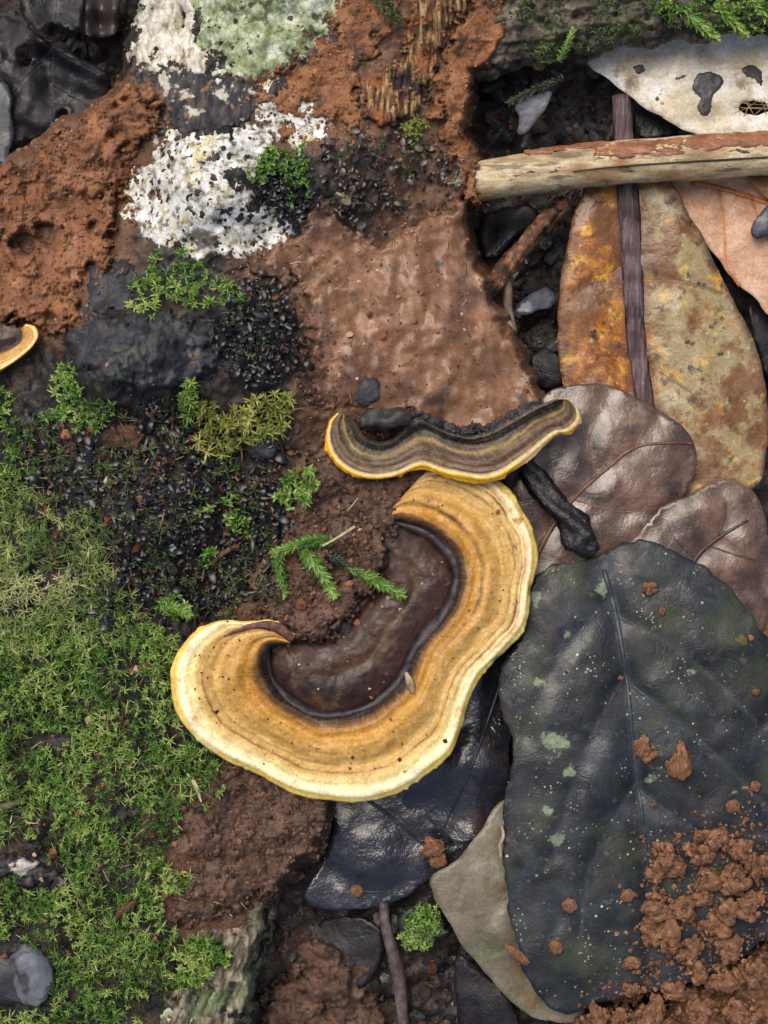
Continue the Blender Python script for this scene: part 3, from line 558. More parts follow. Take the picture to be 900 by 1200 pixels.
vl = mat('black_vein', [(.3, (38, 42, 48)), (.7, (60, 66, 76))], 14, 4, .4)
FO = [(622, 686), (645, 664), (688, 656), (704, 647), (735, 636), (762, 635), (788, 643), (818, 660), (848, 684), (874, 712), (892, 735), (914, 775), (940, 850), (950, 950), (930, 1060), (860, 1130), (780, 1160), (715, 1172), (660, 1188), (625, 1160), (604, 1105), (594, 1050), (590, 1000), (590, 950), (597, 905), (602, 868), (588, 838), (584, 812), (586, 786), (600, 762), (612, 735)]
MIDF = [(708, 668), (722, 720), (734, 790), (740, 850), (748, 920), (757, 985), (760, 1040)]
def zF(x, y):
    m = np.interp(y, [p[1] for p in MIDF], [p[0] for p in MIDF])
    return 56+14*np.exp(-((x-755)**2+(y-850)**2)/170.**2)+8*(1-np.exp(-np.abs(x-m)/30))+np.sin((y-np.abs(x-m)*.75)*.05+1)*1.1*ss(5, 60, np.abs(x-m))-ss(40, 0, sdf(x, y, FO))*5
VF = [[(722, 722), (770, 745), (830, 790), (890, 850)], [(736, 800), (800, 850), (860, 905), (930, 980)], [(748, 925), (800, 965), (850, 1000), (900, 1030)], [(733, 790), (700, 850), (672, 920), (650, 1000)], [(747, 915), (720, 960), (690, 1020), (680, 1100)], [(716, 700), (680, 740), (640, 800), (618, 860)]]
leaf('fallen_leaf', 'big blackened wet leaf with pale lichen specks at lower right', FO, zF, ml, MIDF, (3.4, 1.4), VF, (1.7, .6), 5.2, 3.4, 2, 2.4, vmat=vl, dep=3, seed=4, midflat=.5, veinflat=.35, spots=[(710, 688, 17), (650, 870, 20), (668, 905, 10), (812, 788, 8), (655, 985, 13), (632, 800, 9), (765, 912, 10), (625, 700, 12), (664, 744, 7), (640, 950, 9)])
# brown leaves
mbr = leafmat('brown_leaf', [(.3, (42, 32, 28)), (.45, (72, 53, 44)), (.56, (100, 77, 64)), (.7, (128, 104, 88))], 80, [('n', ((52, 39, 36), .85), 70, .48, .62, 6, 5), ('v', (50, 36, 32), 40, .94, .96, 2)], (78, 54, 44), .7, 22, (60, 44, 38), (.18, .4), .5, ((22, 4, .4), (5, 1, .5)), coat=.5)
vbr = mat('brown_vein', [(.3, (86, 58, 46)), (.7, (126, 90, 74))], 14, 4, .4)
DO = [(600, 500), (640, 462), (668, 452), (698, 450), (733, 459), (767, 477), (797, 498), (812, 516), (816, 545), (806, 575), (790, 610), (780, 680), (700, 720), (620, 740), (580, 700), (575, 600)]
leaf('fallen_leaf', 'shiny brown leaf right of the brackets with netted veins', DO, lambda x, y: 36+8*np.exp(-((x-720)**2+(y-560)**2)/90.**2)-ss(30, 0, sdf(x, y, DO))*3, mbr, [(606, 700), (640, 630), (672, 585), (710, 550), (745, 524), (790, 519), (812, 520)], (3.5, 1.5), [[(745, 524), (756, 502), (772, 485)], [(700, 558), (690, 520), (700, 490), (716, 462)], [(672, 585), (730, 600), (790, 590)], [(650, 618), (650, 570), (640, 520)]], (1.8, .7), 5., 1.6, 1.6, 2.5, vmat=vbr, seed=8)
EO = [(700, 690), (735, 640), (774, 596), (812, 576), (850, 561), (880, 574), (896, 606), (905, 660), (900, 720), (880, 760), (800, 760), (730, 740)]
leaf('fallen_leaf', 'brown leaf with dark veins wedged between shiny brown and black leaves', EO, lambda x, y: 45+4*np.exp(-((x-820)**2+(y-640)**2)/70.**2)-ss(25, 0, sdf(x, y, EO))*3, mbr, [(790, 700), (815, 655), (840, 632), (876, 610)], (3.5, 1.5), [[(840, 632), (850, 600), (846, 575)], [(815, 655), (790, 630), (780, 605)], [(830, 640), (860, 650), (896, 660)], [(800, 680), (840, 690), (890, 690)]], (2, .7), 5., 1.8, 1.6, 2, vmat=mat('dark_vein', [(.3, (42, 34, 34)), (.7, (78, 58, 50))], 14, 4, .4), seed=9)
leaf('fallen_leaf', 'dark brown leaf scrap at the right edge above the black leaf', [(868, 690), (900, 690), (960, 700), (960, 790), (905, 790), (880, 740)], plane(34), leafmat('dark_brown_leaf', [(.3, (60, 42, 30)), (.5, (96, 66, 44)), (.7, (130, 92, 52))], 30), step=8, seed=10)
# long mottled leaf with purple midrib
mlg = leafmat('mottled_leaf', [(.32, (78, 40, 22)), (.43, (132, 76, 28)), (.5, (176, 118, 44)), (.57, (150, 92, 36)), (.68, (104, 54, 26))], 46, [('an', ((146, 134, 98), .92), 'side', .55, .95, 34, 2.2), ('n', ((72, 38, 24), .85), 40, .54, .64, 6, 5), ('an', ((84, 66, 58), .8), 'edge', 11., 2., 14, 14.), ('n', (44, 32, 24), 26, .58, .66, 6, 9), ('n', ((206, 160, 56), .8), 22, .55, .68, 5, 14), ('n', ((118, 74, 34), .8), 24, .52, .66, 6, 24), ('n', ((196, 186, 150), .6), 12, .6, .72, 5, 34), ('n', ((104, 66, 36), .9), 56, .47, .58, 6, 44), ('n', ((60, 40, 28), .8), 20, .58, .68, 6, 54), ('v', ((200, 186, 150), .7), 30, .955, .97, 2)], (70, 44, 40), .6, None, (90, 62, 34), (.28, .55), .5, ((26, 4, .6), (5, 1, .5)))
mpur = mat('purple_midrib', [(.3, (44, 32, 34)), (.46, (80, 62, 66)), (.56, (102, 82, 86)), (.7, (126, 100, 98))], 9, 7, .4, [('n', (52, 38, 40), 26, .52, .62, 5, 4, (2.5, .4, 1))], ((4, 1.5, 1.),), aniso=(2.6, .16, 1))
CO = [(706, 196), (690, 208), (672, 258), (660, 310), (654, 370), (656, 430), (668, 480), (700, 540), (760, 600), (830, 610), (885, 570), (899, 525), (901, 487), (893, 433), (874, 377), (854, 343), (833, 298), (812, 258), (788, 214), (774, 202), (740, 192)]
MC_ = [(728, 112), (732, 170), (736, 225), (740, 300), (746, 400), (756, 470), (768, 540), (780, 590)]
def zC(x, y):
    m = np.interp(y, [p[1] for p in MC_], [p[0] for p in MC_]); return 27-.022*(y-220)+7*np.exp(-((np.abs(x-m)-55)/40)**2)-ss(22, 0, sdf(x, y, CO))*2
lf, _ = leaf('long_leaf', 'long mottled yellow brown leaf with a thick purple midrib passing under the pale stick', CO, zC, mlg, MC_, (11, 13, 13, 12, 11, 10, 7), [[(743, 300), (705, 330), (668, 345)], [(748, 420), (810, 460), (880, 520)], [(742, 330), (800, 330), (850, 345)]], (1.4, .6), 4.6, 2., 1.8, 2.5, vmat=mat('leaf_vein', [(.3, (110, 76, 44)), (.7, (150, 116, 70))], 12, 3, .5), midmat=mpur, seed=12, dep=3, midflat=.32)
me = lf.data; co = np.zeros(len(me.vertices)*3, np.float32); me.vertices.foreach_get('co', co); co = co.reshape(-1, 3)+WL[lf.name]
xx = co[:, 0]/S+450; yy = 600-co[:, 1]/S; a = me.attributes.new('side', 'FLOAT', 'POINT')
a.data.foreach_set('value', ss(-25, 25, xx-np.interp(yy, [p[1] for p in MC_], [p[0] for p in MC_])).astype(np.float32))
# tan leaf, white leaf
mtan = leafmat('tan_leaf', [(.3, (146, 104, 76)), (.5, (186, 148, 120)), (.7, (206, 174, 150))], 60, [('n', ((196, 128, 64), .7), 40, .58, .72, 5, 5), ('v', (70, 48, 36), 34, .95, .965, 2)], (176, 108, 58), .7, 14, (170, 122, 90), (.35, .6), .4)
KO = [(770, 190), (820, 196), (900, 190), (990, 180), (1010, 300), (990, 420), (905, 372), (885, 350), (862, 330), (835, 296), (800, 250)]
leaf('fallen_leaf', 'tan papery leaf at the right edge below the pale stick', KO, plane(12, 0, 0, 880, 300, 5, 60), mtan, [(812, 214), (850, 222), (900, 238), (980, 262)], (3.2, 2), [[(842, 222), (848, 260), (852, 310), (866, 336)], [(880, 233), (900, 280), (960, 340)]], (1.8, .8), 5, 2., 1.4, 2, vmat=mat('orange_vein', [(.3, (150, 88, 46)), (.7, (190, 128, 76))], 12, 3, .5), seed=14)
mwh = leafmat('bleached_leaf', [(.3, (156, 144, 120)), (.44, (194, 184, 164)), (.55, (216, 212, 202)), (.7, (228, 228, 232))], 50, [('n', ((126, 104, 82), .85), 34, .58, .7, 6, 5), ('n', (60, 52, 50), 28, .66, .7, 5, 11), ('n', ((190, 168, 110), .6), 60, .56, .7, 4, 15), ('v', (52, 46, 44), 60, .95, .96, 6)], (150, 130, 104), .5, 16, (176, 162, 136), (.4, .65), .35)
AO = [(690, 74), (712, 60), (742, 44), (790, 34), (850, 25), (920, 20), (1000, 15), (1010, 120), (960, 185), (900, 180), (850, 175), (816, 158), (800, 152), (786, 143), (766, 132), (748, 121), (722, 100)]
wl, wz = leaf('fallen_leaf', 'bleached white leaf with dark blotches at the top right', AO, plane(27, .0, .0, 830, 90, 4, 80), mwh, None, step=5, rag=1.4, thick=1.6, warp=2.5, seed=16, holes=[[(866, 124), (880, 118), (896, 121), (902, 130), (888, 134), (872, 133)]])
mbl = mat('dark_blotch', [(.3, (42, 42, 46)), (.7, (72, 70, 72))], 14, 4, .4)
for q, (bp, lb) in enumerate((([(812, 98), (818, 88), (832, 84), (846, 90), (846, 102), (836, 112), (834, 130), (824, 137), (817, 128), (820, 114), (812, 106)], 'dark hook shaped blotch'), ([(868, 80), (880, 76), (893, 84), (893, 102), (884, 92), (874, 90)], 'brown rotten blotch'), ([(792, 90), (804, 88), (800, 93), (793, 94)], None), ([(742, 78), (752, 74), (756, 82), (748, 86)], None))):
    B = spline(bp, 4, True); X, Y, Q = gridpts(B[:, 0].min()-4, B[:, 1].min()-4, B[:, 0].max()+4, B[:, 1].max()+4, 1.5); d = sdf(X, Y, B)+fbm(X, Y, 9, 3, q)*1.5
    V, Q, _ = compact(W(X, Y, wz(X, Y)+1.4*ss(-1, 4, d)-1.2*(d < 0)), Q, d > -2, {}); mesh('blotch', V, Q, mbl, wl, label=lb)
for k in range(8):                                       # the vein net left across the hole
    a0 = (864+k*5.5, random.uniform(115, 120)) if k % 3 else (861, 119+k*2.2); a1 = (870+random.uniform(0, 34), random.uniform(133, 138)) if k % 3 else (904, 118+random.uniform(0, 16))
    p = resample([a0, ((a0[0]+a1[0])/2+random.uniform(-6, 6), (a0[1]+a1[1])/2+random.uniform(-4, 4)), a1], 8); tube('vein_net', [(x, y, float(wz(np.array([x]), np.array([y]))[0])) for x, y in p], random.uniform(.4, 1.0), mat('net', [(.3, (100, 82, 56)), (.7, (150, 130, 92))], 10, 2, .6) if k == 0 else bpy.data.materials['net'], wl, n=5)
# dark leaves under the big bracket
mdk = leafmat('dark_wet_leaf', [(.3, (18, 18, 22)), (.5, (32, 32, 39)), (.7, (48, 49, 60))], 50, [('n', ((64, 52, 50), .7), 60, .54, .7, 5, 5)], (30, 30, 36), .6, 18, (36, 36, 44), (.14, .32), .6, ((24, 5, .6), (6, 1.2, .6)), .7, coat=.7)
vdk = mat('dark_leaf_vein', [(.3, (26, 26, 32)), (.7, (52, 52, 62))], 12, 3, .35)
G1 = [(380, 940), (420, 900), (520, 890), (575, 930), (566, 968), (548, 1001), (508, 1028), (468, 1054), (418, 1066), (376, 1064), (355, 1050), (378, 1010), (392, 970)]
leaf('fallen_leaf', 'dark slate leaf with curved rim below the large bracket fungus', G1, lambda x, y: -4+.05*(980-y)+10*np.exp(-((x-450)**2+(y-990)**2)/60.**2), mdk, [(420, 930), (455, 955), (490, 985), (520, 1010)], (2.5, 1.2), [[(462, 962), (474, 1000), (474, 1030), (455, 1046)], [(490, 985), (530, 985), (560, 965)], [(380, 1005), (398, 1030), (430, 1045), (468, 1042)]], (1.8, .8), 4.6, 2, 1.6, 3, vmat=vdk, seed=20)
G2 = [(480, 860), (530, 800), (575, 770), (604, 770), (606, 830), (596, 880), (598, 930), (582, 965), (540, 990), (500, 960), (470, 930)]
leaf('fallen_leaf', 'glossy black curled leaf between large bracket and black leaf', G2, lambda x, y: 14+9*np.sin((x-520)*.05)+6*np.sin((y-850)*.04)+8*np.exp(-((x-545)**2+(y-890)**2)/40.**2), mdk, [(590, 790), (570, 850), (548, 910), (520, 970)], (2.5, 1.2), [[(572, 845), (548, 850), (520, 870)], [(552, 905), (570, 925), (585, 950)]], (1.8, .8), 4.6, 2.5, 1.6, 4, vmat=vdk, seed=21)
mgr = leafmat('grey_green_leaf', [(.3, (72, 66, 52)), (.5, (104, 98, 82)), (.7, (130, 124, 108))], 50, [('n', ((104, 84, 48), .8), 60, .52, .68, 5, 5), ('n', ((66, 78, 44), .8), 60, .6, .7, 5, 9), ('v', (40, 36, 30), 36, .95, .97, 2)], (90, 82, 66), .5, None, rough=(.35, .6))
HO = [(504, 1034), (534, 1008), (564, 972), (582, 944), (610, 940), (680, 1000), (700, 1120), (680, 1190), (640, 1196), (612, 1184), (590, 1164), (562, 1132), (534, 1094)]
leaf('fallen_leaf', 'grey green leaf lying under the black leaf near the bottom', HO, plane(34, -.02, .01, 590, 1060, 7, 60), mgr, None, veins=[[(590, 960), (600, 1050), (620, 1150)], [(600, 1040), (570, 1080), (560, 1110)]], veinr=(1.6, .8), step=5.5, rag=2, seed=23)
# dark leaves, upper left corner and the gap
mdl = leafmat('slate_leaf', [(.3, (11, 10, 13)), (.5, (21, 20, 25)), (.7, (38, 37, 45))], 30, [('n', ((44, 36, 34), .8), 40, .54, .66, 5, 5)], (70, 68, 78), .4, 20, (20, 19, 24), (.3, .6), .28)
leaf('fallen_leaf', 'dark slate leaf in the top left corner', [(15, -60), (70, -70), (98, -20), (96, 25), (80, 33), (62, 26), (50, 36), (36, 30), (24, 8)], plane(40, .05, .1, 50, 0), mdl, None, veins=[[(60, -50), (66, 0), (64, 28)]], seed=25, step=5, warp=7, rag=5)
leaf('fallen_leaf', 'black leaf with a pale sharp fold near the top left corner', [(-60, 20), (20, 20), (52, 46), (90, 66), (132, 92), (118, 120), (90, 140), (64, 160), (30, 164), (-60, 200)], lambda x, y: 12+.06*x*0+14*np.exp(-(dline(x, y, [(47, 47), (85, 70), (130, 92)])/9)**2), mdl, None, veins=[[(50, 48), (88, 70), (128, 92)], [(60, 60), (60, 110), (62, 150)], [(60, 62), (30, 90), (0, 130)], [(62, 100), (90, 116), (110, 122)]], veinr=(1.6, .8), seed=26, step=4.5, warp=9, rag=5, holes=[[(66, 134), (78, 128), (80, 148), (70, 156)], [(20, 60), (34, 56), (36, 74), (24, 78)]])
leaf('fallen_leaf', 'grey dead leaf at the left edge above the mud mound', [(-60, 90), (4, 96), (14, 130), (14, 170), (2, 196), (-60, 220)], plane(26, .1, 0), leafmat('grey_leaf', [(.3, (34, 36, 42)), (.7, (62, 65, 74))], 30), seed=27, step=6)
leaf('fallen_leaf', 'brown black crumpled leaf beside the top left of the log', [(98, -40), (140, -40), (142, 10), (134, 40), (104, 42), (96, 20)], lambda x, y: 24+8*np.sin(x*.2)+6*np.sin(y*.16), leafmat('brownblack_leaf', [(.3, (30, 24, 26)), (.7, (64, 54, 52))], 24), seed=28, step=5, warp=6)
leaf('leaf_fragment', 'small grey leaf flap hanging in the gap under the mossy branch', [(603, 122), (620, 112), (646, 106), (640, 126), (628, 142), (614, 158), (606, 156), (609, 140)], plane(44, .1, -.2, 620, 130), leafmat('greyflap', [(.3, (76, 78, 84)), (.7, (110, 112, 120))], 20), seed=29, step=4, rag=1.5)
leaf('leaf_fragment', 'bluish grey leaf scrap in the dark gap left of the long leaf', [(604, 362), (618, 346), (640, 336), (652, 346), (646, 360), (624, 366), (606, 370)], plane(-22, 0, .3, 620, 350, 4, 20), leafmat('bluegrey', [(.3, (50, 54, 64)), (.7, (84, 90, 104))], 16), seed=30, step=4, rag=2)
leaf('leaf_fragment', 'dark leaf scrap low in the gap above the shiny brown leaf', [(620, 420), (640, 408), (660, 424), (658, 448), (640, 456), (622, 446)], plane(-26, .3, 0, 640, 430, 4, 20), mdl, seed=31, step=5, rag=2)
leaf('leaf_fragment', 'black leaf scrap just below the left end of the pale stick', [(562, 262), (590, 244), (622, 240), (630, 258), (606, 276), (580, 300), (564, 296)], plane(-24, .2, .2, 600, 270, 5, 26), mdl, seed=32, step=5, rag=3)
leaf('leaf_fragment', 'dark blue shard sticking out at the right edge on the tan leaf', [(880, 268), (890, 250), (905, 238), (930, 240), (925, 262), (900, 276), (884, 280)], plane(30, 0, 0, 900, 260, 4, 20), leafmat('shard', [(.3, (44, 46, 54)), (.7, (72, 76, 86))], 20), seed=33, step=4, rag=1.)
leaf('leaf_fragment', 'dark leaf under the right rim of the long leaf', [(878, 362), (900, 345), (960, 350), (960, 480), (915, 470), (890, 420)], plane(-20, 0, 0, 900, 400, 4, 30), mdl, seed=34, step=6, rag=3)
leaf('leaf_fragment', 'dark leaf triangle below the bleached leaf beside the purple stalk', [(745, 124), (765, 134), (786, 146), (796, 158), (770, 162), (748, 160)], plane(-8, 0, 0), mdl, seed=35, step=5, rag=1.5)
leaf('leaf_fragment', 'dark leaf in the shade at the bottom left of the grey green leaf', [(536, 1120), (566, 1140), (600, 1175), (610, 1230), (550, 1230), (534, 1170)], plane(-26, .2, 0, 570, 1180, 4, 30), mdl, seed=36, step=6, rag=2)
leaf('leaf_fragment', 'dark leaf in the shade under the bottom of the slate leaf', [(376, 1080), (420, 1074), (446, 1090), (444, 1130), (420, 1160), (388, 1140), (372, 1110)], plane(-34, .25, .1, 410, 1110, 2, 30), mdl, seed=37, step=6, rag=3)
leaf('leaf_fragment', 'rust brown torn leaf flap at the right edge of the pale stick', [(872, 205), (900, 206), (950, 208), (950, 240), (905, 236)], plane(22), leafmat('rustflap', [(.3, (110, 72, 38)), (.7, (160, 116, 62))], 20), seed=38, step=6, rag=1.5)

# ---------------------------------------------------------------- sticks
b = MB('pale_stick')
col = b.ramp(b.noise(26, 6, .6, (.35, 1.6, 1)), [(.3, (116, 98, 72)), (.45, (164, 144, 110)), (.56, (196, 180, 146)), (.7, (158, 134, 98))])
for L in (('n', ((88, 78, 62), .8), 16, .55, .66, 6, 4, (.3, 1.8, 1)), ('n', (40, 36, 34), 12, .61, .66, 5, 9, (.45, 1.5, 1)), ('n', ((150, 104, 62), .6), 40, .54, .66, 5, 19, (.5, 1.2, 1))): col = b.layer(col, L)
M['stick'] = b.fin(col, .5, [(b.noise(9, 5, .6, (.2, 2.4, 1)), .6, 1.6)], .4)
stk = empty('dead_stick', 720, 196, 52, 'pale barkless stick with red brown strip lying across the leaves', 'stick')
SP = [(551, 215, 58), (600, 206, 57), (660, 198, 55), (720, 191, 54), (790, 186, 54), (860, 182, 54), (960, 176, 54), (1040, 170, 54)]
SPs = resample(spline(SP, 8), 90)
tube('wood', SPs, [22, 24, 25, 25, 25, 25], M['stick'], stk, n=36, noise=.05, seed=2)
b = MB('red_brown_bark')
col = b.ramp(b.noise(16, 6, .6, (.5, 1.4, 1)), [(.3, (96, 58, 40)), (.5, (136, 88, 62)), (.7, (164, 122, 88))])
for L in (('n', ((196, 172, 128), .9), 20, .58, .64, 5, 4, (.6, 1.3, 1)), ('n', (56, 42, 34), 12, .64, .72, 4, 9, (.4, 1.5, 1))): col = b.layer(col, L)
M['stripbark'] = b.fin(col, .5, [(b.noise(8, 5), .7, 2)], .4)
def strip(name, i0, i1, a0, a1, seed, label=None):
    P = SPs[i0:i1]; m = len(P)*2; P = resample(P, m); A = np.linspace(a0, a1, 26)
    Pw = np.array([W(*p) for p in P]); T = np.gradient(Pw, axis=0); T /= np.linalg.norm(T, axis=1)[:, None]; Sd = np.cross(T, (0, 0, 1.)); Sd /= np.linalg.norm(Sd, axis=1)[:, None]; U = np.cross(Sd, T)
    aa, ll = np.meshgrid(A, np.arange(m)*2.4); ed_ = np.minimum(np.minimum(aa-a0, a1-aa)*25, np.minimum(ll, ll.max()-ll)*.6)+fbm(ll*.5, aa*25, 9, 5, seed, .65)*7
    R = (25+1.5*ss(-1, 4, ed_)-1.6*(ed_ < 0)+.5*fbm(ll*.4, aa*25, 4, 3, seed+2))*S
    V = Pw[:, None, :]+(Sd[:, None, :]*np.cos(aa)[..., None]+U[:, None, :]*np.sin(aa)[..., None])*R[..., None]; I = np.arange(m*26).reshape(m, 26)
    F = np.stack([I[:-1, :-1], I[:-1, 1:], I[1:, 1:], I[1:, :-1]], -1).reshape(-1, 4); V, F, _ = compact(V.reshape(-1, 3), F, ed_.ravel() > -3, {})
    return mesh(name, V, F, M['stripbark'], stk, label=label)
strip('bark_strip', 26, 46, 1.55, 2.5, 3, 'red brown bark strip near the purple stalk'); strip('bark_strip', 45, 66, 1.62, 2.75, 5, 'red brown bark strip at the right end'); strip('bark_strip', 64, 88, 1.7, 2.7, 7); strip('bark_strip', 12, 30, 2.3, 2.9, 9, 'thin bark edge at the left end')
tube('split', [(p[0], p[1]+4.5, p[2]+24.6) for p in SPs[22:]], [.6, 1., 1.1, 1., .8], mat('split_dark', [(.3, (44, 32, 26)), (.7, (70, 52, 40))], 8, 3, .7), stk, n=6, noise=.3, label='dark split along the stick')
tw = mat('brown_twig', [(.3, (40, 28, 24)), (.46, (84, 56, 40)), (.56, (122, 84, 56)), (.7, (170, 130, 92))], 12, 8, .6, [('n', (30, 24, 24), 18, .54, .62, 6, 4)], ((3, 1.2, 1.), (9, 3, .9)))
tube('twig', resample(spline([(566, 352, 22), (590, 318, 26), (616, 286, 26), (640, 258, 22), (664, 236, 16)], 6), 30), [7, 10, 9, 11, 8], tw, None, n=20, noise=.5, seed=4, label='rough brown twig in the gap left of the long leaf', cat='twig')
tube('root', resample(spline([(592, 318, 14), (595, 340, 12), (596, 362, 8), (602, 390, 4)], 6), 20), [5, 6, 5, 4], mat('pale_root', [(.3, (96, 82, 70)), (.7, (144, 128, 110))], 12, 4, .6), None, n=10, noise=.2, seed=5, label='pale root under the brown twig', cat='root')
mbk = mat('wet_black_twig', [(.3, (12, 11, 13)), (.5, (22, 20, 23)), (.7, (44, 38, 38))], 10, 5, .3, (), ((4, 1.5, 1.), (9, 3, .8)), .6, rn=(8, .12, .45))
tube('twig', resample(spline([(612, 540, 56), (628, 562, 58), (646, 586, 60), (664, 606, 61), (678, 626, 62), (694, 648, 60)], 6), 60), [11, 13, 12, 14, 15, 17, 11], mbk, None, n=20, noise=.4, seed=7, label='knobby wet black twig on the shiny brown leaf', cat='twig')
o_ = tube('charred_stick', resample([(423, 494, 134), (436, 490, 136), (452, 492, 135), (468, 488, 136), (481, 490, 134)], 30), [7, 10.5, 9, 10.5, 10, 7], mat('charred', [(.3, (24, 24, 24)), (.5, (40, 41, 40)), (.7, (66, 66, 62))], 10, 5, .5, aniso=(.3, 1.8, 1)), None, n=14, noise=.55, seed=9, flat=.8, label='short black stick chip lying on the narrow bracket fungus', cat='stick')
tube('leaf_stalk', resample(spline([(449, 1058, -8), (452, 1085, -12), (460, 1115, -18), (468, 1150, -26), (472, 1190, -34), (475, 1230, -42)], 5), 40), [5, 7, 8, 8, 7, 6], mat('grey_stalk', [(.3, (54, 46, 46)), (.5, (84, 74, 72)), (.7, (110, 98, 92))], 14, 5, .5), None, n=12, noise=.15, seed=10, label='grey brown leaf stalk standing out at the bottom centre', cat='stalk')
# mossy branch across the top right
def zbr(x, y):
    c = np.interp(x, [560, 640, 720, 800, 900, 1000], [22, 14, 8, 2, -4, -10]); h = np.interp(x, [560, 640, 720, 800, 900, 1000], [72, 64, 54, 46, 44, 44])+fbm(x, y, 40, 3, 82)*8
    t = np.clip(1-((y-c)/h)**2, 0, 1); return 36+ss(540, 650, x)*14+np.sqrt(t)*44+fbm(x, y, 22, 4, 83, .6)*6-40*(t <= .001)
X, Y, Q = gridpts(545, -140, 1010, 110, 2.2); Z = zbr(X, Y)+(crust(1.3, 84)(X, Y)+fibres(.8, 1.5, 86)(X, Y))*ss(.1, .4, (zbr(X, Y)-30)/60)
V, Q, _ = compact(W(X, Y, Z), Q, Z > 26, {})
brn = mesh('fallen_branch', V, Q, mat('branch_bark', [(.3, (34, 30, 28)), (.46, (62, 56, 48)), (.56, (92, 84, 72)), (.7, (132, 124, 112))], 30, 8, .6, [('n', ((70, 78, 42), .8), 50, .5, .66, 5, 4), ('n', (30, 28, 28), 20, .54, .64, 5, 9)], ((5, 2, .9),), .35), label='thick dark mossy branch across the top right', cat='branch')
patch('damp_earth', [(346, 752), (330, 738), (310, 722), (330, 700), (360, 690), (390, 672), (420, 640), (432, 612), (452, 616), (464, 640), (462, 668), (446, 696), (428, 706), (416, 730), (400, 748), (372, 760)], M['muddark'], 30, 16, 8, 18, 1.7, crumbs(1., 22, 41), base=lambda x, y: 74+0*x, label='crumbly earth spilling over the edge of the glossy dark cap', cat='earth', kind='stuff')
patch('mud', [(345, 1100), (375, 1088), (400, 1112), (440, 1130), (446, 1170), (462, 1240), (300, 1240), (312, 1160), (336, 1140)], M['muddark'], 16, 14, 14, 24, 1.9, crumbs(1.2, 34, 43), base=lambda x, y: zsoil(x, y)-2, label='shaded reddish mud on the soil at the bottom centre', cat='mud', kind='stuff')
patch('orange_mud', [(530, 178), (560, 180), (572, 196), (568, 210), (576, 226), (564, 244), (534, 246)], M['mudorange'], 34, 14, 9, 18, 1.7, crumbs(.8, 18, 47), base=lambda x, y: 52+0*x, label='lump of orange mud covering the left end of the pale stick', cat='mud', kind='stuff')
# ---------------------------------------------------------------- mosses and liverworts
def scatter(poly, spacing, rr, dens=None, jit=.45):
    P = np.array(poly, float); X, Y, _ = gridpts(P[:, 0].min(), P[:, 1].min(), P[:, 0].max(), P[:, 1].max(), spacing)
    X = X+rr.uniform(-jit, jit, X.shape)*spacing; Y = Y+rr.uniform(-jit, jit, Y.shape)*spacing
    k = sdf(X, Y, poly)+fbm(X, Y, 30, 3, 55)*14 > 0
    if dens is not None: k &= rr.random(X.shape) < dens(X, Y)
    return X[k], Y[k]
def blades(C, az, el, L, wd, tone, curl, prof=((0, .55), (.4, 1.), (.75, .62), (1, .06)), fold=.25):
    """many small leaves at once: C (n,3) measurement-space roots, az/el direction, L length, wd width -> V,F,tone"""
    n = len(C); m = len(prof); V = np.zeros((n, m, 3, 3)); 
    dx, dy = np.cos(az), np.sin(az); sx, sy = -dy, dx
    for j, (t, w_) in enumerate(prof):
        e = el-curl*t; r = L*t*np.cos(e); z = L*t*np.sin(e)
        for q, s in enumerate((-1, 0, 1)):
            V[:, j, q, 0] = C[:, 0]+dx*r+sx*s*wd*w_*.5; V[:, j, q, 1] = C[:, 1]+dy*r+sy*s*wd*w_*.5
            V[:, j, q, 2] = C[:, 2]+z+(abs(s)*wd*w_*fold)
    I = np.arange(n*m*3).reshape(n, m, 3)
    F = np.concatenate([np.stack([I[:, j, q], I[:, j, q+1], I[:, j+1, q+1], I[:, j+1, q]], -1).reshape(-1, 4) for j in range(m-1) for q in (0, 1)])
    return V.reshape(-1, 3), F, np.repeat(tone, m*3)
def build_blades(name, parts, mt, parent=None, **kw):
    Vs, Fs, Ts = [], [], []; k = 0
    for V, F, t in parts: Vs.append(V); Fs.append(F+k); Ts.append(t); k += len(V)
    V = np.vstack(Vs); return mesh(name, W(V[:, 0], V[:, 1], V[:, 2]), np.vstack(Fs), mt, parent, {'tone': np.concatenate(Ts)}, **kw)
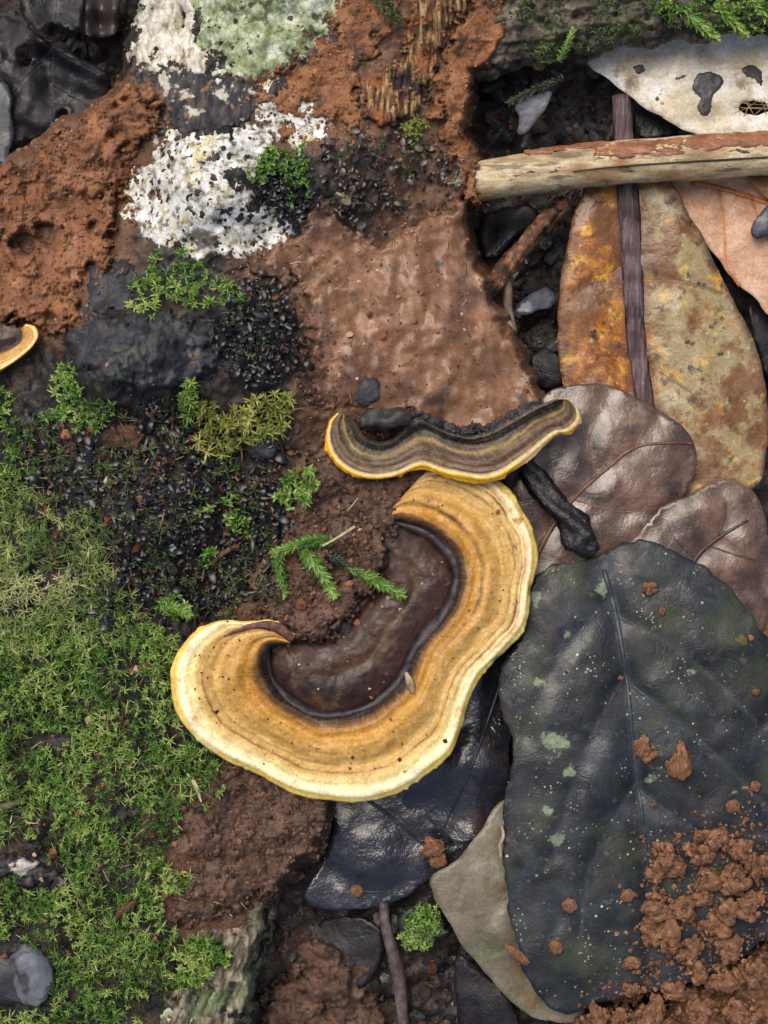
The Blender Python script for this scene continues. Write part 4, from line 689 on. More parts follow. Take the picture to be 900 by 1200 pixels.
def starmoss(name, polys, spacing, mt, Lr=(8, 14), nl=13, wd=2.4, h=(3, 10), tone=.5, dens=None, el=(.15, 1.2), seed=0, base=ztop, **kw):
    rr = np.random.default_rng(seed+100); parts = []
    X = np.concatenate([scatter(p, spacing, rr, dens)[0] for p in polys]) if False else None
    xs, ys = [], []
    for p in polys:
        a, b_ = scatter(p, spacing, rr, dens); xs.append(a); ys.append(b_)
    X = np.concatenate(xs); Y = np.concatenate(ys); n = len(X)
    Z = base(X, Y)+rr.uniform(h[0], h[1], n)+np.maximum(0, fbm(X, Y, 50, 3, seed+2))*8
    st = np.clip(tone+fbm(X, Y, 55, 3, seed+5)*.35+rr.normal(0, .14, n), 0, 1); sz = rr.uniform(.5, 1.3, n)
    tx, ty = rr.normal(0, .5, n), rr.normal(0, .5, n)
    C = np.repeat(np.stack([X, Y, Z], 1), nl, 0); k = n*nl
    az = np.tile(np.arange(nl)*2.39996, n)+np.repeat(rr.uniform(0, 6.28, n), nl)+rr.normal(0, .45, k)
    lv = np.tile(np.linspace(0, 1, nl), n)
    e = el[0]+(el[1]-el[0])*lv+rr.normal(0, .22, k)+np.cos(az)*np.repeat(tx, nl)+np.sin(az)*np.repeat(ty, nl)
    C[:, 2] += lv*3-(1-lv)*2
    L = rr.uniform(Lr[0], Lr[1], k)*np.repeat(sz, nl)*(1-.3*lv)
    t = np.clip(np.repeat(st, nl)+rr.normal(0, .1, k)+lv*.12, 0, 1)
    return build_blades(name, [blades(C, az, e, L, wd*rr.uniform(.8, 1.2, k), t, .5)], mt, kind='stuff', **kw)
BM = [(-60, 745), (60, 735), (130, 728), (205, 742), (206, 800), (222, 850), (255, 890), (262, 925), (215, 960), (190, 1000), (222, 1030), (196, 1062), (210, 1096), (256, 1100), (264, 1125), (240, 1148), (190, 1166), (150, 1200), (110, 1240), (-60, 1240), (-60, 1186), (55, 1188), (62, 1120), (20, 1098), (-60, 1090), (-60, 1036), (30, 1040), (84, 1042), (78, 1014), (30, 996), (-60, 996)]
starmoss('star_moss', [BM], 6.6, M['moss'], (5, 12.5), 14, 1.35, (-1, 15), .56, lambda x, y: .35+.6*ss(-.3, .15, fbm(x, y, 60, 4, 301)), seed=1, label='bright green star shaped moss carpeting the lower left of the log', cat='moss')
starmoss('moss_undergrowth', [BM], 6, M['mosspale'], (6, 13), 8, 1.2, (-4, 4), .25, lambda x, y: .15+.7*ss(-.2, .25, fbm(x, y, 40, 3, 311)), seed=2, label='short brownish moss between the bright moss stars', cat='moss')
HM = [(-60, 540), (30, 556), (70, 590), (112, 600), (124, 660), (150, 700), (190, 735), (60, 775), (-60, 785)]
starmoss('hair_moss', [HM], 6.2, M['mosshair'], (8, 18), 11, 1.2, (1, 9), .55, lambda x, y: .4+.5*ss(-.2, .2, fbm(x, y, 40, 3, 302)), (.1, .9), seed=3, label='pale hairy moss at the left edge above the bright star moss', cat='moss')
starmoss('moss_tuft', [[(218, 470), (240, 462), (262, 486), (300, 470), (338, 466), (352, 486), (330, 505), (300, 512), (262, 536), (228, 530)]], 8.5, M['mossy'], (9, 17), 13, 2.1, (5, 16), .6, None, (.1, 1.), seed=4, label='yellowish green moss tuft left of the narrow bracket fungus', cat='moss')
starmoss('moss_tuft', [[(138, 344), (160, 325), (178, 300), (215, 298), (262, 318), (284, 338), (262, 360), (228, 362), (196, 352), (176, 372), (150, 358)]], 6.5, M['moss'], (6, 12), 12, 1.9, (3, 11), .5, lambda x, y: .3+.6*ss(-.15, .15, fbm(x, y, 30, 3, 303)), seed=5, label='green moss cushion above the black bark slab', cat='moss')
starmoss('moss_tuft', [[(54, 462), (70, 430), (86, 440), (100, 462), (132, 464), (134, 486), (108, 506), (74, 496), (52, 486)]], 6, M['moss'], (6, 12), 12, 1.9, (3, 12), .48, lambda x, y: .75+0*x, seed=6, label='green moss cushion below the black bark slab', cat='moss')
starmoss('moss_tuft', [[(-60, 458), (12, 460), (26, 490), (42, 510), (36, 560), (12, 580), (-60, 580)]], 6, M['moss'], (6, 12), 12, 1.8, (2, 10), .55, lambda x, y: .6+0*x, seed=7, label='green moss patch at the left edge below the orange bracket', cat='moss')
starmoss('moss_tuft', [[(212, 470), (218, 446), (228, 452), (232, 480), (222, 486)]], 5, M['moss'], (8, 13), 9, 2., (8, 14), .35, None, (.3, 1.2), seed=8, label='upright dark green moss tuft under the black bark slab', cat='moss')
starmoss('moss_tuft', [[(264, 590), (280, 584), (294, 604), (288, 628), (272, 626)], [(222, 600), (238, 596), (246, 612), (232, 620)], [(238, 652), (250, 648), (256, 668), (244, 676)], [(190, 705), (206, 698), (220, 714), (208, 728), (194, 722)]], 6, M['moss'], (6, 10), 10, 3., (6, 12), .6, None, seed=9, label='small fresh green moss tufts dotted through the black liverwort', cat='moss')
starmoss('moss_tuft', [[(320, 580), (336, 556), (356, 544), (372, 552), (364, 576), (340, 596), (326, 598)]], 6.5, M['moss'], (7, 12), 10, 2.6, (6, 13), .62, None, seed=10, label='pale green moss tuft left of the narrow bracket over damp earth', cat='moss')
starmoss('moss_tuft', [[(276, 205), (300, 196), (330, 172), (352, 166), (366, 178), (360, 200), (350, 232), (336, 240), (340, 205), (310, 214), (284, 222)]], 6, M['moss'], (5, 9), 10, 2.8, (4, 10), .42, lambda x, y: .7+0*x, seed=11, label='green moss tuft between the white lichen crusts', cat='moss')
starmoss('moss_tuft', [[(470, 148), (494, 140), (500, 158), (484, 170), (470, 164)]], 5.5, M['mossy'], (5, 9), 10, 2.4, (4, 10), .4, None, seed=12, label='olive moss tuft at the foot of the bare wood fibres', cat='moss')
starmoss('moss_tuft', [[(202, 1118), (240, 1104), (266, 1112), (262, 1130), (240, 1146), (206, 1150)]], 7, M['moss'], (7, 12), 11, 2.6, (6, 14), .6, None, seed=13, label='fresh moss tuft above the pale green lichen at the bottom', cat='moss')
starmoss('moss_tuft', [[(10, 500), (210, 470), (330, 570), (320, 720), (120, 740), (20, 600)]], 9, M['mossdark'], (7, 15), 9, 1.6, (3, 12), .7, lambda x, y: .75*ss(-.15, .2, fbm(x, y, 40, 3, 304)), seed=14, label='sparse dark green moss shoots among the black liverwort', cat='moss')
starmoss('moss_tuft', [[(750, -30), (905, -30), (950, 30), (900, 34), (870, 42), (830, 34), (800, 22), (770, 12)]], 7.5, M['moss'], (5, 9), 10, 2.8, (0, 8), .5, lambda x, y: .8+0*x, seed=15, base=zbr, label='bright moss growing over the dark branch at the top right', cat='moss')
starmoss('moss_film', [[(600, -20), (760, -20), (800, 30), (740, 56), (680, 68), (640, 72), (608, 50)]], 6, M['mossdark'], (3, 8), 9, 1.8, (0, 5), .75, lambda x, y: .85*ss(-.1, .2, fbm(x, y, 40, 3, 306)), seed=16, base=zbr, label='thin dark moss film on the branch at the top right', cat='moss')
starmoss('moss_film', [[(430, -30), (470, -30), (474, 24), (456, 30), (436, 10)]], 6, M['mossdark'], (4, 8), 8, 2.2, (4, 9), .6, None, seed=17, label='dark moss strip at the top beside the bare wood', cat='moss')
def edgegrit(name, poly, mt, seed, inner=.35, spread=16, spacing=4.5, sz=(1.2, 3.4), tone=.5, base=None, **kw):
    P = np.array(poly, float); r = np.random.default_rng(seed+900)
    x0, x1 = max(P[:, 0].min()-40, -60), min(P[:, 0].max()+40, 960); y0, y1 = max(P[:, 1].min()-40, -50), min(P[:, 1].max()+40, 1250)
    X, Y, _ = gridpts(x0, y0, x1, y1, spacing); X = X+r.uniform(-.5, .5, X.shape)*spacing; Y = Y+r.uniform(-.5, .5, Y.shape)*spacing
    sd = sdf(X, Y, poly)+fbm(X, Y, 26, 4, seed)*12
    pr = np.where(sd > 0, inner*(.4+1.2*ss(-.2, .3, fbm(X, Y, 22, 3, seed+1))), .6*np.exp(sd/spread)*(.3+1.2*ss(-.1, .3, fbm(X, Y, 18, 3, seed+2))))
    k = r.random(X.shape) < pr; X, Y = X[k], Y[k]
    return gritmesh(name, X, Y, (base or ztop)(X, Y)+.2, r.uniform(sz[0], sz[1], len(X))*(.6+.8*r.random(len(X))**2), r, tone, mt, kind='stuff', **kw)
OV = np.array([(1, 0, 0), (-1, 0, 0), (0, 1, 0), (0, -1, 0), (0, 0, 1), (0, 0, -1), (.6, .6, .5), (-.6, .6, .45), (.6, -.6, .5), (-.6, -.6, .45)], float)
OF = np.array([(0, 6, 8), (6, 4, 8), (0, 2, 6), (2, 4, 6), (2, 7, 4), (2, 1, 7), (1, 9, 7), (7, 9, 4), (1, 3, 9), (9, 3, 4), (3, 8, 4), (3, 0, 8), (2, 0, 5), (1, 2, 5), (3, 1, 5), (0, 3, 5)])
def gritmesh(name, X, Y, Z, s, r, tone, mt, **kw):
    n = len(X); m = len(OV); a = r.uniform(0, 6.28, n); O = OV[None]*(s[:, None]*r.uniform(.55, 1.35, (n, m)))[..., None]; V = np.zeros((n, m, 3))
    tl = r.normal(0, .4, n)[:, None]
    V[..., 0] = X[:, None]+O[..., 0]*np.cos(a)[:, None]-O[..., 1]*np.sin(a)[:, None]; V[..., 1] = Y[:, None]+O[..., 0]*np.sin(a)[:, None]+O[..., 1]*np.cos(a)[:, None]; V[..., 2] = Z[:, None]+O[..., 2]*.75+O[..., 0]*tl
    F = (np.arange(n)[:, None, None]*m+OF[None]).reshape(-1, 3); t = np.clip(tone+r.normal(0, .2, n), 0, 1)
    return mesh(name, W(V[..., 0].ravel(), V[..., 1].ravel(), V[..., 2].ravel()), F, mt, None, {'tone': np.repeat(t, m)}, smooth=False, **kw)
starmoss('moss_tuft', [[(262, 345), (310, 325), (352, 380), (345, 440), (280, 440), (252, 400)], [(380, 170), (520, 165), (480, 230), (400, 240)]], 10, M['mossdark'], (5, 11), 9, 1.7, (3, 11), .5, lambda x, y: .6*ss(-.15, .2, fbm(x, y, 24, 3, 314)), seed=24, label='dark green moss shoots threaded through the black liverwort patches', cat='moss')
def liverwort(name, polys, spacing, mt, seed, tone=.4, Lr=(6, 10), dens=None, base=ztop, **kw):
    rr = np.random.default_rng(seed+200); xs, ys = [], []
    for p in polys:
        a, b_ = scatter(p, spacing, rr, dens); xs.append(a); ys.append(b_)
    X = np.concatenate(xs); Y = np.concatenate(ys); n = len(X)
    Z = base(X, Y)+rr.uniform(1, 9, n)+np.maximum(0, fbm(X, Y, 36, 3, seed))*12
    fl = fbm(X, Y, 20, 2, seed+4)*6+rr.normal(0, 1.1, n); sz = rr.uniform(.55, 1.25, n)*(.75+.6*ss(-.3, .4, fbm(X, Y, 24, 3, seed+9)))
    t = np.clip(tone+fbm(X, Y, 30, 3, seed+7)*.4+rr.normal(0, .18, n), 0, 1)
    return build_blades(name, [blades(np.stack([X, Y, Z], 1), fl, rr.uniform(-.3, .9, n), rr.uniform(Lr[0], Lr[1], n)*sz, rr.uniform(2.5, 7., n)*sz, t, rr.uniform(-.3, 1.6, n), ((0, .5), (.3, 1.), (.7, .95), (1, .4)), .16)], mt, kind='stuff', **kw)
liverwort('black_liverwort', [[(262, 352), (280, 325), (310, 318), (338, 345), (352, 380), (360, 420), (345, 446), (300, 452), (270, 440), (250, 400)]], 4.4, M['liver'], 1, .3, (6, 13), label='patch of black scaly liverwort left of the smooth mud', cat='liverwort')
liverwort('black_liverwort', [[(366, 190), (392, 152), (440, 146), (500, 158), (530, 186), (545, 208), (520, 214), (470, 222), (490, 250), (470, 268), (430, 282), (408, 262), (384, 236), (360, 230)]], 4.2, M['liverbrown'], 2, .5, dens=lambda x, y: .06+.75*ss(-.1, .25, fbm(x, y, 30, 3, 305)), label='patch of brown black liverwort below the bare wood', cat='liverwort')
liverwort('black_liverwort', [[(16, 545), (40, 505), (90, 505), (140, 520), (180, 470), (215, 490), (240, 540), (300, 530), (330, 500), (342, 540), (330, 640), (320, 690), (270, 712), (220, 730), (160, 720), (110, 740), (70, 720), (108, 640), (60, 590)]], 5.6, M['liver'], 3, .42, (6, 13), lambda x, y: .3+.7*ss(-.25, .1, fbm(x, y, 34, 3, 307)), label='wide patch of black liverwort and debris across the left middle', cat='liverwort')
liverwort('black_liverwort', [[(296, 214), (330, 205), (352, 216), (372, 232), (360, 262), (342, 270), (320, 245), (300, 236)]], 4, M['liver'], 4, .4, (8, 12), label='small black liverwort patch beside the white lichen', cat='liverwort')

# crumbs of the muds themselves, loose on and around each mud
for nm, c in (('mud', ((52, 36, 28), (112, 78, 57), (150, 112, 88))), ('earth', ((40, 30, 26), (86, 64, 52), (126, 98, 80))), ('orange', ((70, 46, 32), (132, 88, 58), (164, 120, 86)))):
    M['c'+nm] = tonemat(nm+'_crumbs', [(0, c[0]), (.5, c[1]), (1, c[2])], .65, .3)
MA = [(-60, 205), (-10, 195), (45, 160), (100, 126), (140, 98), (172, 105), (190, 130), (178, 165), (158, 190), (150, 225), (142, 260), (132, 300), (108, 345), (92, 372), (70, 380), (-60, 390)]
edgegrit('mud_crumbs', MA, M['cmud'], 1, .4, 14, 4.2, (1.2, 3.6), .5, label='loose crumbs on the crumbly mud mound at upper left', cat='mud crumbs')
edgegrit('mud_crumbs', [(300, 110), (390, 30), (410, -40), (612, -60), (606, 50), (566, 96), (558, 170), (560, 235), (520, 180), (510, 90), (440, 120), (400, 160), (330, 165)], M['corange'], 2, .3, 10, 4.2, (1., 2.8), .5, label='loose orange crumbs around the bare wood at the top', cat='mud crumbs')
edgegrit('mud_crumbs', [(296, 312), (345, 270), (365, 225), (440, 285), (540, 225), (562, 245), (560, 290), (580, 325), (604, 372), (624, 420), (642, 466), (600, 500), (500, 498), (360, 474), (368, 440), (360, 380), (344, 330)], M['cmud'], 3, .07, 12, 4.4, (.9, 2.), .62, label='fine crumbs sprinkled on the smooth wet mud', cat='mud crumbs')
edgegrit('earth_crumbs', [(352, 560), (400, 530), (470, 540), (490, 560), (466, 606), (440, 650), (440, 695), (412, 728), (368, 756), (332, 752), (276, 712), (320, 692), (345, 670), (338, 610)], M['cearth'], 4, .5, 14, 4., (1.3, 3.8), .55, label='loose earth crumbs between the two bracket fungi', cat='earth crumbs')
edgegrit('earth_crumbs', [(200, 962), (246, 900), (340, 905), (392, 925), (396, 970), (376, 1020), (330, 1050), (270, 1072), (212, 1096), (196, 1062), (228, 1012)], M['cearth'], 5, .5, 14, 4., (1.3, 3.8), .55, label='loose earth crumbs below the large bracket', cat='earth crumbs')
edgegrit('mud_crumbs', [(272, 312), (345, 300), (362, 420), (372, 470), (350, 470), (345, 400), (325, 335)], M['cearth'], 6, .3, 18, 4.4, (1., 2.8), .55, label='crumbs beside the black liverwort and smooth mud', cat='mud crumbs')
# ---------------------------------------------------------------- feathery moss sprigs near the centre
def sprig(label, path, L=9, wd=4.2, tone=.6, seed=0, group=None, mt=None):
    P = resample(spline(path, 8), max(12, int(np.linalg.norm(np.diff(np.array(path, float)[:, :2], axis=0), axis=1).sum()/2.9))); n = len(P); rr = np.random.default_rng(seed+400)
    P[:, 2] = np.maximum(P[:, 2], ztop(P[:, 0], P[:, 1])+3)
    r = empty('moss_sprig', P[0, 0], P[0, 1], P[0, 2]-6, label, 'moss sprig', group)
    tube('stem', P, [1.5, 1.2, .8], M['mossstem'], r, n=6, noise=.1)
    T = np.gradient(P, axis=0); hd = np.arctan2(T[:, 1], T[:, 0]); k = 5
    k = 7; C = np.repeat(P, k, 0); az = np.repeat(hd, k)+np.tile([-1.2, -.85, -.45, 0, .45, .85, 1.2], n)+rr.normal(0, .2, n*k); el = np.tile([-.2, .1, .5, .9, .5, .1, -.2], n)+rr.normal(0, .15, n*k)
    tp = np.repeat(np.linspace(0, 1, n), k); Lk = 1.4*L*(1-.4*tp)*rr.uniform(.8, 1.15, n*k)*(.65+.35*np.minimum(1, tp*6))
    build_blades('leaves', [blades(C, az, el, Lk, wd*.62*rr.uniform(.7, 1.3, n*k), np.clip(tone-.2+.35*tp+rr.normal(0, .1, n*k), 0, 1), .4)], mt or M['moss'], r)
M['mossstem'] = mat('moss_stem', [(.3, (80, 84, 48)), (.7, (120, 120, 74))], 8, 2, .5)
sprig('feathery green moss sprig pointing right over the glossy dark cap', [(404, 664, 102), (424, 672, 108), (446, 684, 110), (470, 697, 106)], 11, 4.8, .6, 1)
sprig('feathery green moss sprig hanging down toward the red earth', [(352, 640, 104), (366, 658, 108), (380, 676, 108), (390, 696, 103)], 11, 4.8, .66, 2)
sprig('feathery moss sprig lying along the earth beside the bare stalk', [(392, 636, 106), (366, 634, 110), (346, 640, 110), (322, 648, 106)], 10, 4.6, .58, 3)
sprig('drooping moss sprig at the left of the sprig cluster', [(330, 640, 104), (326, 660, 106), (330, 680, 102), (332, 696, 98)], 9, 4.2, .5, 4)
sprig('dark moss sprig between two green sprigs', [(380, 650, 104), (398, 656, 106), (412, 664, 104)], 9, 4.4, .3, 5, None, M['mossdark'])
tube('bare_stalk', resample([(378, 640, 112), (396, 630, 116), (416, 617, 120)], 16), [1.3, 1.7, 1.9], mat('straw', [(.3, (150, 140, 104)), (.7, (190, 180, 140))], 8, 2, .5), None, n=8, label='thin straw coloured stalk rising from the moss sprigs', cat='stalk')
sprig('thin dark green moss frond hanging below the branch beside the grey leaf flap', [(660, 90, 60), (640, 100, 58), (620, 108, 56), (598, 120, 50)], 8, 2.4, .4, 6, None, M['mossdark'])
sprig('single upright green moss frond on the branch at the top right', [(655, 72, 96), (664, 54, 104), (672, 36, 106)], 7, 2.4, .6, 7)
for i, p in enumerate([[(800, 8, 98), (812, 22, 100), (826, 34, 96), (838, 44, 88)], [(836, 4, 98), (850, 16, 100), (862, 28, 96), (872, 40, 88)], [(872, -6, 96), (884, 4, 98), (894, 14, 94), (902, 24, 86)]]):
    sprig(('leftmost of three bright moss fronds hanging over the bleached leaf', 'middle of three bright moss fronds hanging over the bleached leaf', 'rightmost of three bright moss fronds hanging over the bleached leaf')[i], p, 11, 5, .68, 8+i, 'moss fronds over the bleached leaf')
sprig('small fresh moss shoot above the mud smear on the star moss', [(190, 716, 122), (200, 712, 128), (212, 716, 130), (220, 720, 126)], 10, 3.4, .66, 12)

# ---------------------------------------------------------------- lumps of earth, stones, chips
import bmesh
def lump_mesh(name, seed, mt, sub=3, rough=.3, flat=.7, px=1.):
    bm = bmesh.new(); bmesh.ops.create_icosphere(bm, subdivisions=sub, radius=1)
    V = np.array([v.co[:] for v in bm.verts]); f = 1+rough*.7*fbm(V[:, 0]+V[:, 2]*.6+seed*3.3, V[:, 1]-V[:, 2]*.7+seed*1.7, 1.1, 4, seed, .5)
    u_, v_ = np.arctan2(V[:, 1], V[:, 0])*np.cos(np.arcsin(np.clip(V[:, 2], -1, 1)))*1., V[:, 2]*1.3+V[:, 0]*.4; w1, _ = worley(u_+seed*2, v_+seed, .62, seed); w2, _ = worley(u_+seed*3, v_+seed, .26, seed+3); f = f*(1+rough*(.75*(.45-w1**2)+.3*(.4-w2**2))); w3, _ = worley(V[:, 0]*1.+V[:, 2]*.7+seed, V[:, 1]-V[:, 2]*.7, .15, seed+9); f = f*(1+rough*.3*(.4-w3**2))+.05*rough/.3*fbm(V[:, 0]*7+V[:, 2]*5, V[:, 1]*7-V[:, 2]*5, 1., 4, seed+5, .6)
    for v, k in zip(bm.verts, f): v.co = v.co*k; v.co.z *= flat
    for v in bm.verts: v.co *= 15*S
    me = bpy.data.meshes.new(name); bm.to_mesh(me); bm.free(); me.materials.append(mt)
    for p in me.polygons: p.use_smooth = True
    return me
def lump(name, me, x, y, z, sx, sy, sz, rz, label, cat, group=None):
    if z is None: z = float(ztop(np.array([float(x)]), np.array([float(y)]))[0])+sz*.35
    o = bpy.data.objects.new(name, me); COL.objects.link(o); o.location = W(x, y, z); o.scale = (sx/15, sy/15, sz/15); o.rotation_euler = (0, 0, rz)
    WL[o.name] = np.array(o.location); return tag(o, label, cat, group)
def clod_mesh(seed, mt):
    r = np.random.default_rng(seed+40); bm = bmesh.new(); out = []
    for q in range(15):
        bm2 = bmesh.new(); bmesh.ops.create_icosphere(bm2, subdivisions=3 if q < 7 else 2, radius=1); V = np.array([v.co[:] for v in bm2.verts]); T = np.array([[v.index for v in f.verts] for f in bm2.faces]); bm2.free()
        s = r.uniform(.4, .62) if q < 4 else r.uniform(.16, .38); d = r.normal(0, 1, 3); d /= np.linalg.norm(d); d = d*(.42 if q < 4 else r.uniform(.6, .92))*np.array([1, 1, .8])
        f = 1+.5*fbm(V[:, 0]*1.1+V[:, 2]*.6+q*3.3+seed, V[:, 1]*1.1-V[:, 2]*.7+q, 1.2, 3, seed+q, .55)+.1*fbm(V[:, 0]*4+V[:, 2]*3, V[:, 1]*4-V[:, 2]*3, 1., 3, seed+q+50)
        out.append((V*f[:, None]*s*np.array([1, 1, .85])+d, T))
    V = np.vstack([o[0] for o in out]); k = np.r_[0, np.cumsum([len(o[0]) for o in out])[:-1]]; F = np.vstack([o[1]+a for o, a in zip(out, k)]); bm.free()
    me = bpy.data.meshes.new('clod'); me.from_pydata((V*15*S).tolist(), [], F.tolist()); me.materials.append(mt); me.update()
    for p in me.polygons: p.use_smooth = True
    return me
CM = [clod_mesh(k, M['mudpale']) for k in range(6)]
MMs = [lump_mesh('crumb', 10+k, M['mudpale'], 3, .4, .7) for k in range(3)]
CL = [(757, 877, 15, 15, 'left of the pair of mud lumps lying in the fold of the black leaf'), (796, 897, 15, 24, 'long mud lump lying in the fold of the black leaf'), (763, 690, 10, 9, 'angular mud chip near the top of the black leaf'),
      (858, 945, 8, 6, 'small mud crumb on the black leaf above the clods'), (668, 1062, 8, 8, 'round mud crumb on the lower left of the black leaf'), (652, 1110, 7, 7, 'small mud crumb near the tail of the black leaf'),
      (598, 980, 8, 9, 'mud crumb at the left edge of the black leaf'), (736, 1050, 8, 7, 'mud crumb touching the left side of the clods'), (606, 1118, 5, 14, 'thin upright mud flake on the grey green leaf'),
      (885, 922, 6, 5, 'tiny mud crumb at the right edge of the black leaf'), (886, 811, 4, 4, 'single tiny tan crumb on the right half of the black leaf'), (776, 716, 5, 3, 'tiny pale crumb below the angular mud chip')]
for i, (x, y, a, b_, lb) in enumerate(CL):
    z = zF(np.array([float(x)]), np.array([float(y)]))[0]; z = max(z, 38) if x > 600 else 52
    lump('mud_crumb', (CM if a > 9 else MMs)[i % 3], x, y, z+min(a, b_)*.3, a, b_, min(a, b_)*.8, i*.15-.3, lb, 'mud crumb', 'mud crumbs on the black leaf')
ring = [(870, 928, 9, 2.2, .4)]
rp = [(872+9*math.cos(t), 931+8*math.sin(t), 66) for t in np.linspace(2.6, 6.6, 14)]
tube('curled_flake', rp, [1.5, 2.6, 2.6, 1.5], M['mudpale'], None, n=8, label='curled tan flake shaped like a horseshoe on the black leaf', cat='flake')
# clodded earth at the bottom right
MF = [(905, 1000), (1060, 990), (1060, 1420), (640, 1420), (664, 1192), (700, 1190), (735, 1170), (770, 1180), (800, 1150), (840, 1150), (860, 1120), (900, 1110)]
cr1 = crumbs(1., 40, 31)
def zmf(x, y): return np.where(sdf(x, y, FO) > 0, 50., 30.)
patch('clodded_earth', MF, M['mudpale'], 16, 22, 16, 34, 1.7, lambda x, y: cr1(x, y)*1.5-12*np.maximum(0, -fbm(x, y, 46, 3, 35)), base=lambda x, y: 22+0*x+22*ss(1170, 1050, y), label='mass of crumbly clodded earth filling the bottom right corner', cat='earth', kind='stuff')
rr = np.random.default_rng(77); CLODS = [(775, 1004, 20, 18), (790, 1018, 16, 14), (768, 1022, 15, 14), (820, 1000, 20, 16), (845, 985, 20, 15), (870, 996, 18, 18), (828, 982, 12, 9), (830, 1034, 22, 17), (862, 1030, 22, 20), (890, 1014, 20, 20), (772, 1062, 24, 20), (800, 1066, 18, 18), (765, 1082, 16, 14), (784, 1098, 24, 20), (806, 1114, 20, 18), (850, 1070, 20, 18),
   (838, 1092, 22, 18), (855, 1112, 20, 16), (880, 1062, 20, 18), (820, 980, 9, 8), (822, 1052, 14, 11), (760, 1098, 12, 10), (742, 1132, 12, 11), (740, 1160, 14, 10), (816, 1140, 18, 14), (846, 1150, 24, 18), (790, 1160, 20, 15), (880, 1140, 22, 20), (760, 1186, 24, 16), (820, 1186, 26, 18), (870, 1186, 26, 20), (700, 1192, 20, 12), (728, 1196, 16, 12)]
ORD = 'first second third fourth fifth sixth seventh eighth ninth tenth eleventh twelfth'.split(); BND = ((0, 1000, 'top edge'), (1000, 1045, 'upper part'), (1045, 1085, 'middle'), (1085, 1125, 'lower middle'), (1125, 1172, 'lower part'), (1172, 1300, 'bottom edge')); CLB = [''] * len(CLODS)
for lo, hi, nm in BND:
    for q, i in enumerate(sorted([i for i, c in enumerate(CLODS) if lo <= c[1] < hi], key=lambda i: CLODS[i][0])): CLB[i] = '%s earth clod from the left along the %s of the bottom right heap' % (ORD[q], nm)
CLO = []
for i, (x, y, a, b_) in enumerate(CLODS):
    CLO.append(lump('clod', CM[i % 6], x, y, (float(zF(np.array([x*1.]), np.array([y*1.]))[0])+min(a, b_)*.45 if sdf(np.array([x*1.]), np.array([y*1.]), FO)[0] > 0 else 62)+rr.uniform(-2, 5), a*(.85+.2*rr.random()), b_*(.85+.2*rr.random()), min(a, b_)*.95, rr.uniform(0, 6.28), CLB[i], 'clod', 'earth clods in the bottom right heap'))
def on(pts): return [(x, y, float(ztop(np.array([float(x)]), np.array([float(y)]))[0])+d) for x, y, d in pts]
# single lumps and stones
mst = mat('grey_stone', [(.3, (62, 66, 76)), (.5, (92, 96, 106)), (.7, (120, 122, 128))], 24, 6, .6, [('n', (44, 44, 48), 20, .56, .66, 4, 4)])
SM = lump_mesh('stone', 31, mst, 4, .22, .6)
lump('stone', SM, 36, 1142, None, 25, 32, 22, .2, 'blue grey stone in the moss at the bottom left', 'stone')
lump('stone', lump_mesh('stone', 33, M['blackbark'], 4, .25, .6), 2, 1146, None, 26, 36, 20, 1.2, 'black stone at the left edge beside the blue grey stone', 'stone')
lump('mud_pellet', lump_mesh('mud_pellet', 35, M['mud'], 4, .35, .75), 145, 513, None, 19, 12, 12, .1, 'rough orange mud pellet lying on the black liverwort', 'mud pellet')
lump('pebble', lump_mesh('pebble', 36, mat('white_pebble', [(.3, (190, 200, 214)), (.7, (224, 230, 236))], 10), 3, .15, .8), 202, 642, None, 6, 5, 5, 0, 'tiny bluish white pebble in the black liverwort', 'pebble')
lump('dark_stone', lump_mesh('stone', 37, M['blackbark'], 4, .2, .7), 308, 522, None, 17, 15, 13, .4, 'rounded black lump left of the narrow bracket', 'stone')
lump('dark_stone', lump_mesh('stone', 38, M['blackbark'], 3, .2, .7), 403, 736, None, 8, 8, 7, .4, 'small dark pebble embedded in the earth at the edge of the glossy cap', 'pebble')
lump('dark_stone', lump_mesh('stone', 39, M['blackbark'], 4, .25, .6), 432, 460, None, 15, 12, 9, .9, 'dark lump in the mud above the black stick chip', 'stone')
lump('earth_crumb', CM[1], 507, 995, 20, 15, 14, 10, .3, 'reddish crumb of earth on the slate leaf below the bracket', 'earth crumb')
lump('earth_crumb', MMs[1], 514, 1008, 16, 9, 10, 8, 1.3, 'smaller red crumb at the foot of the crumb on the slate leaf', 'earth crumb')
lump('earth_crumb', MMs[2], 418, 1044, 10, 7, 6, 5, 1.3, 'tan crumb near the lower edge of the slate leaf', 'earth crumb')
# mossy wood chip
ch = patch('wood_chip', [(467, 1062), (512, 1059), (534, 1096), (504, 1108), (474, 1122), (465, 1098)], mat('chip_wood', [(.3, (40, 42, 40)), (.7, (84, 86, 80))], 14, 6, .5), 46, 7, 3, 14, 1.8, grains(1., 51), base=lambda x, y: -48+0*x, label='squarish wood chip under green moss at the bottom centre', cat='wood chip')
starmoss('chip_moss', [[(468, 1064), (511, 1061), (530, 1092), (502, 1104), (476, 1114), (468, 1096)]], 4.2, M['moss'], (4, 7), 10, 2., (1, 5), .6, None, seed=21, base=lambda x, y: -3+0*x, label='bright green moss covering the wood chip at the bottom centre', cat='moss')
tube('worm_cast', resample(spline([(588, 968, 66), (590, 980, 67), (586, 990, 66), (587, 1004, 65)], 5), 18), [1.6, 2, 1.8], mat('castpale', [(.3, (140, 116, 90)), (.7, (176, 152, 124))], 8, 3, .6), None, n=8, noise=.2, label='pale curled thread at the left edge of the black leaf', cat='thread')
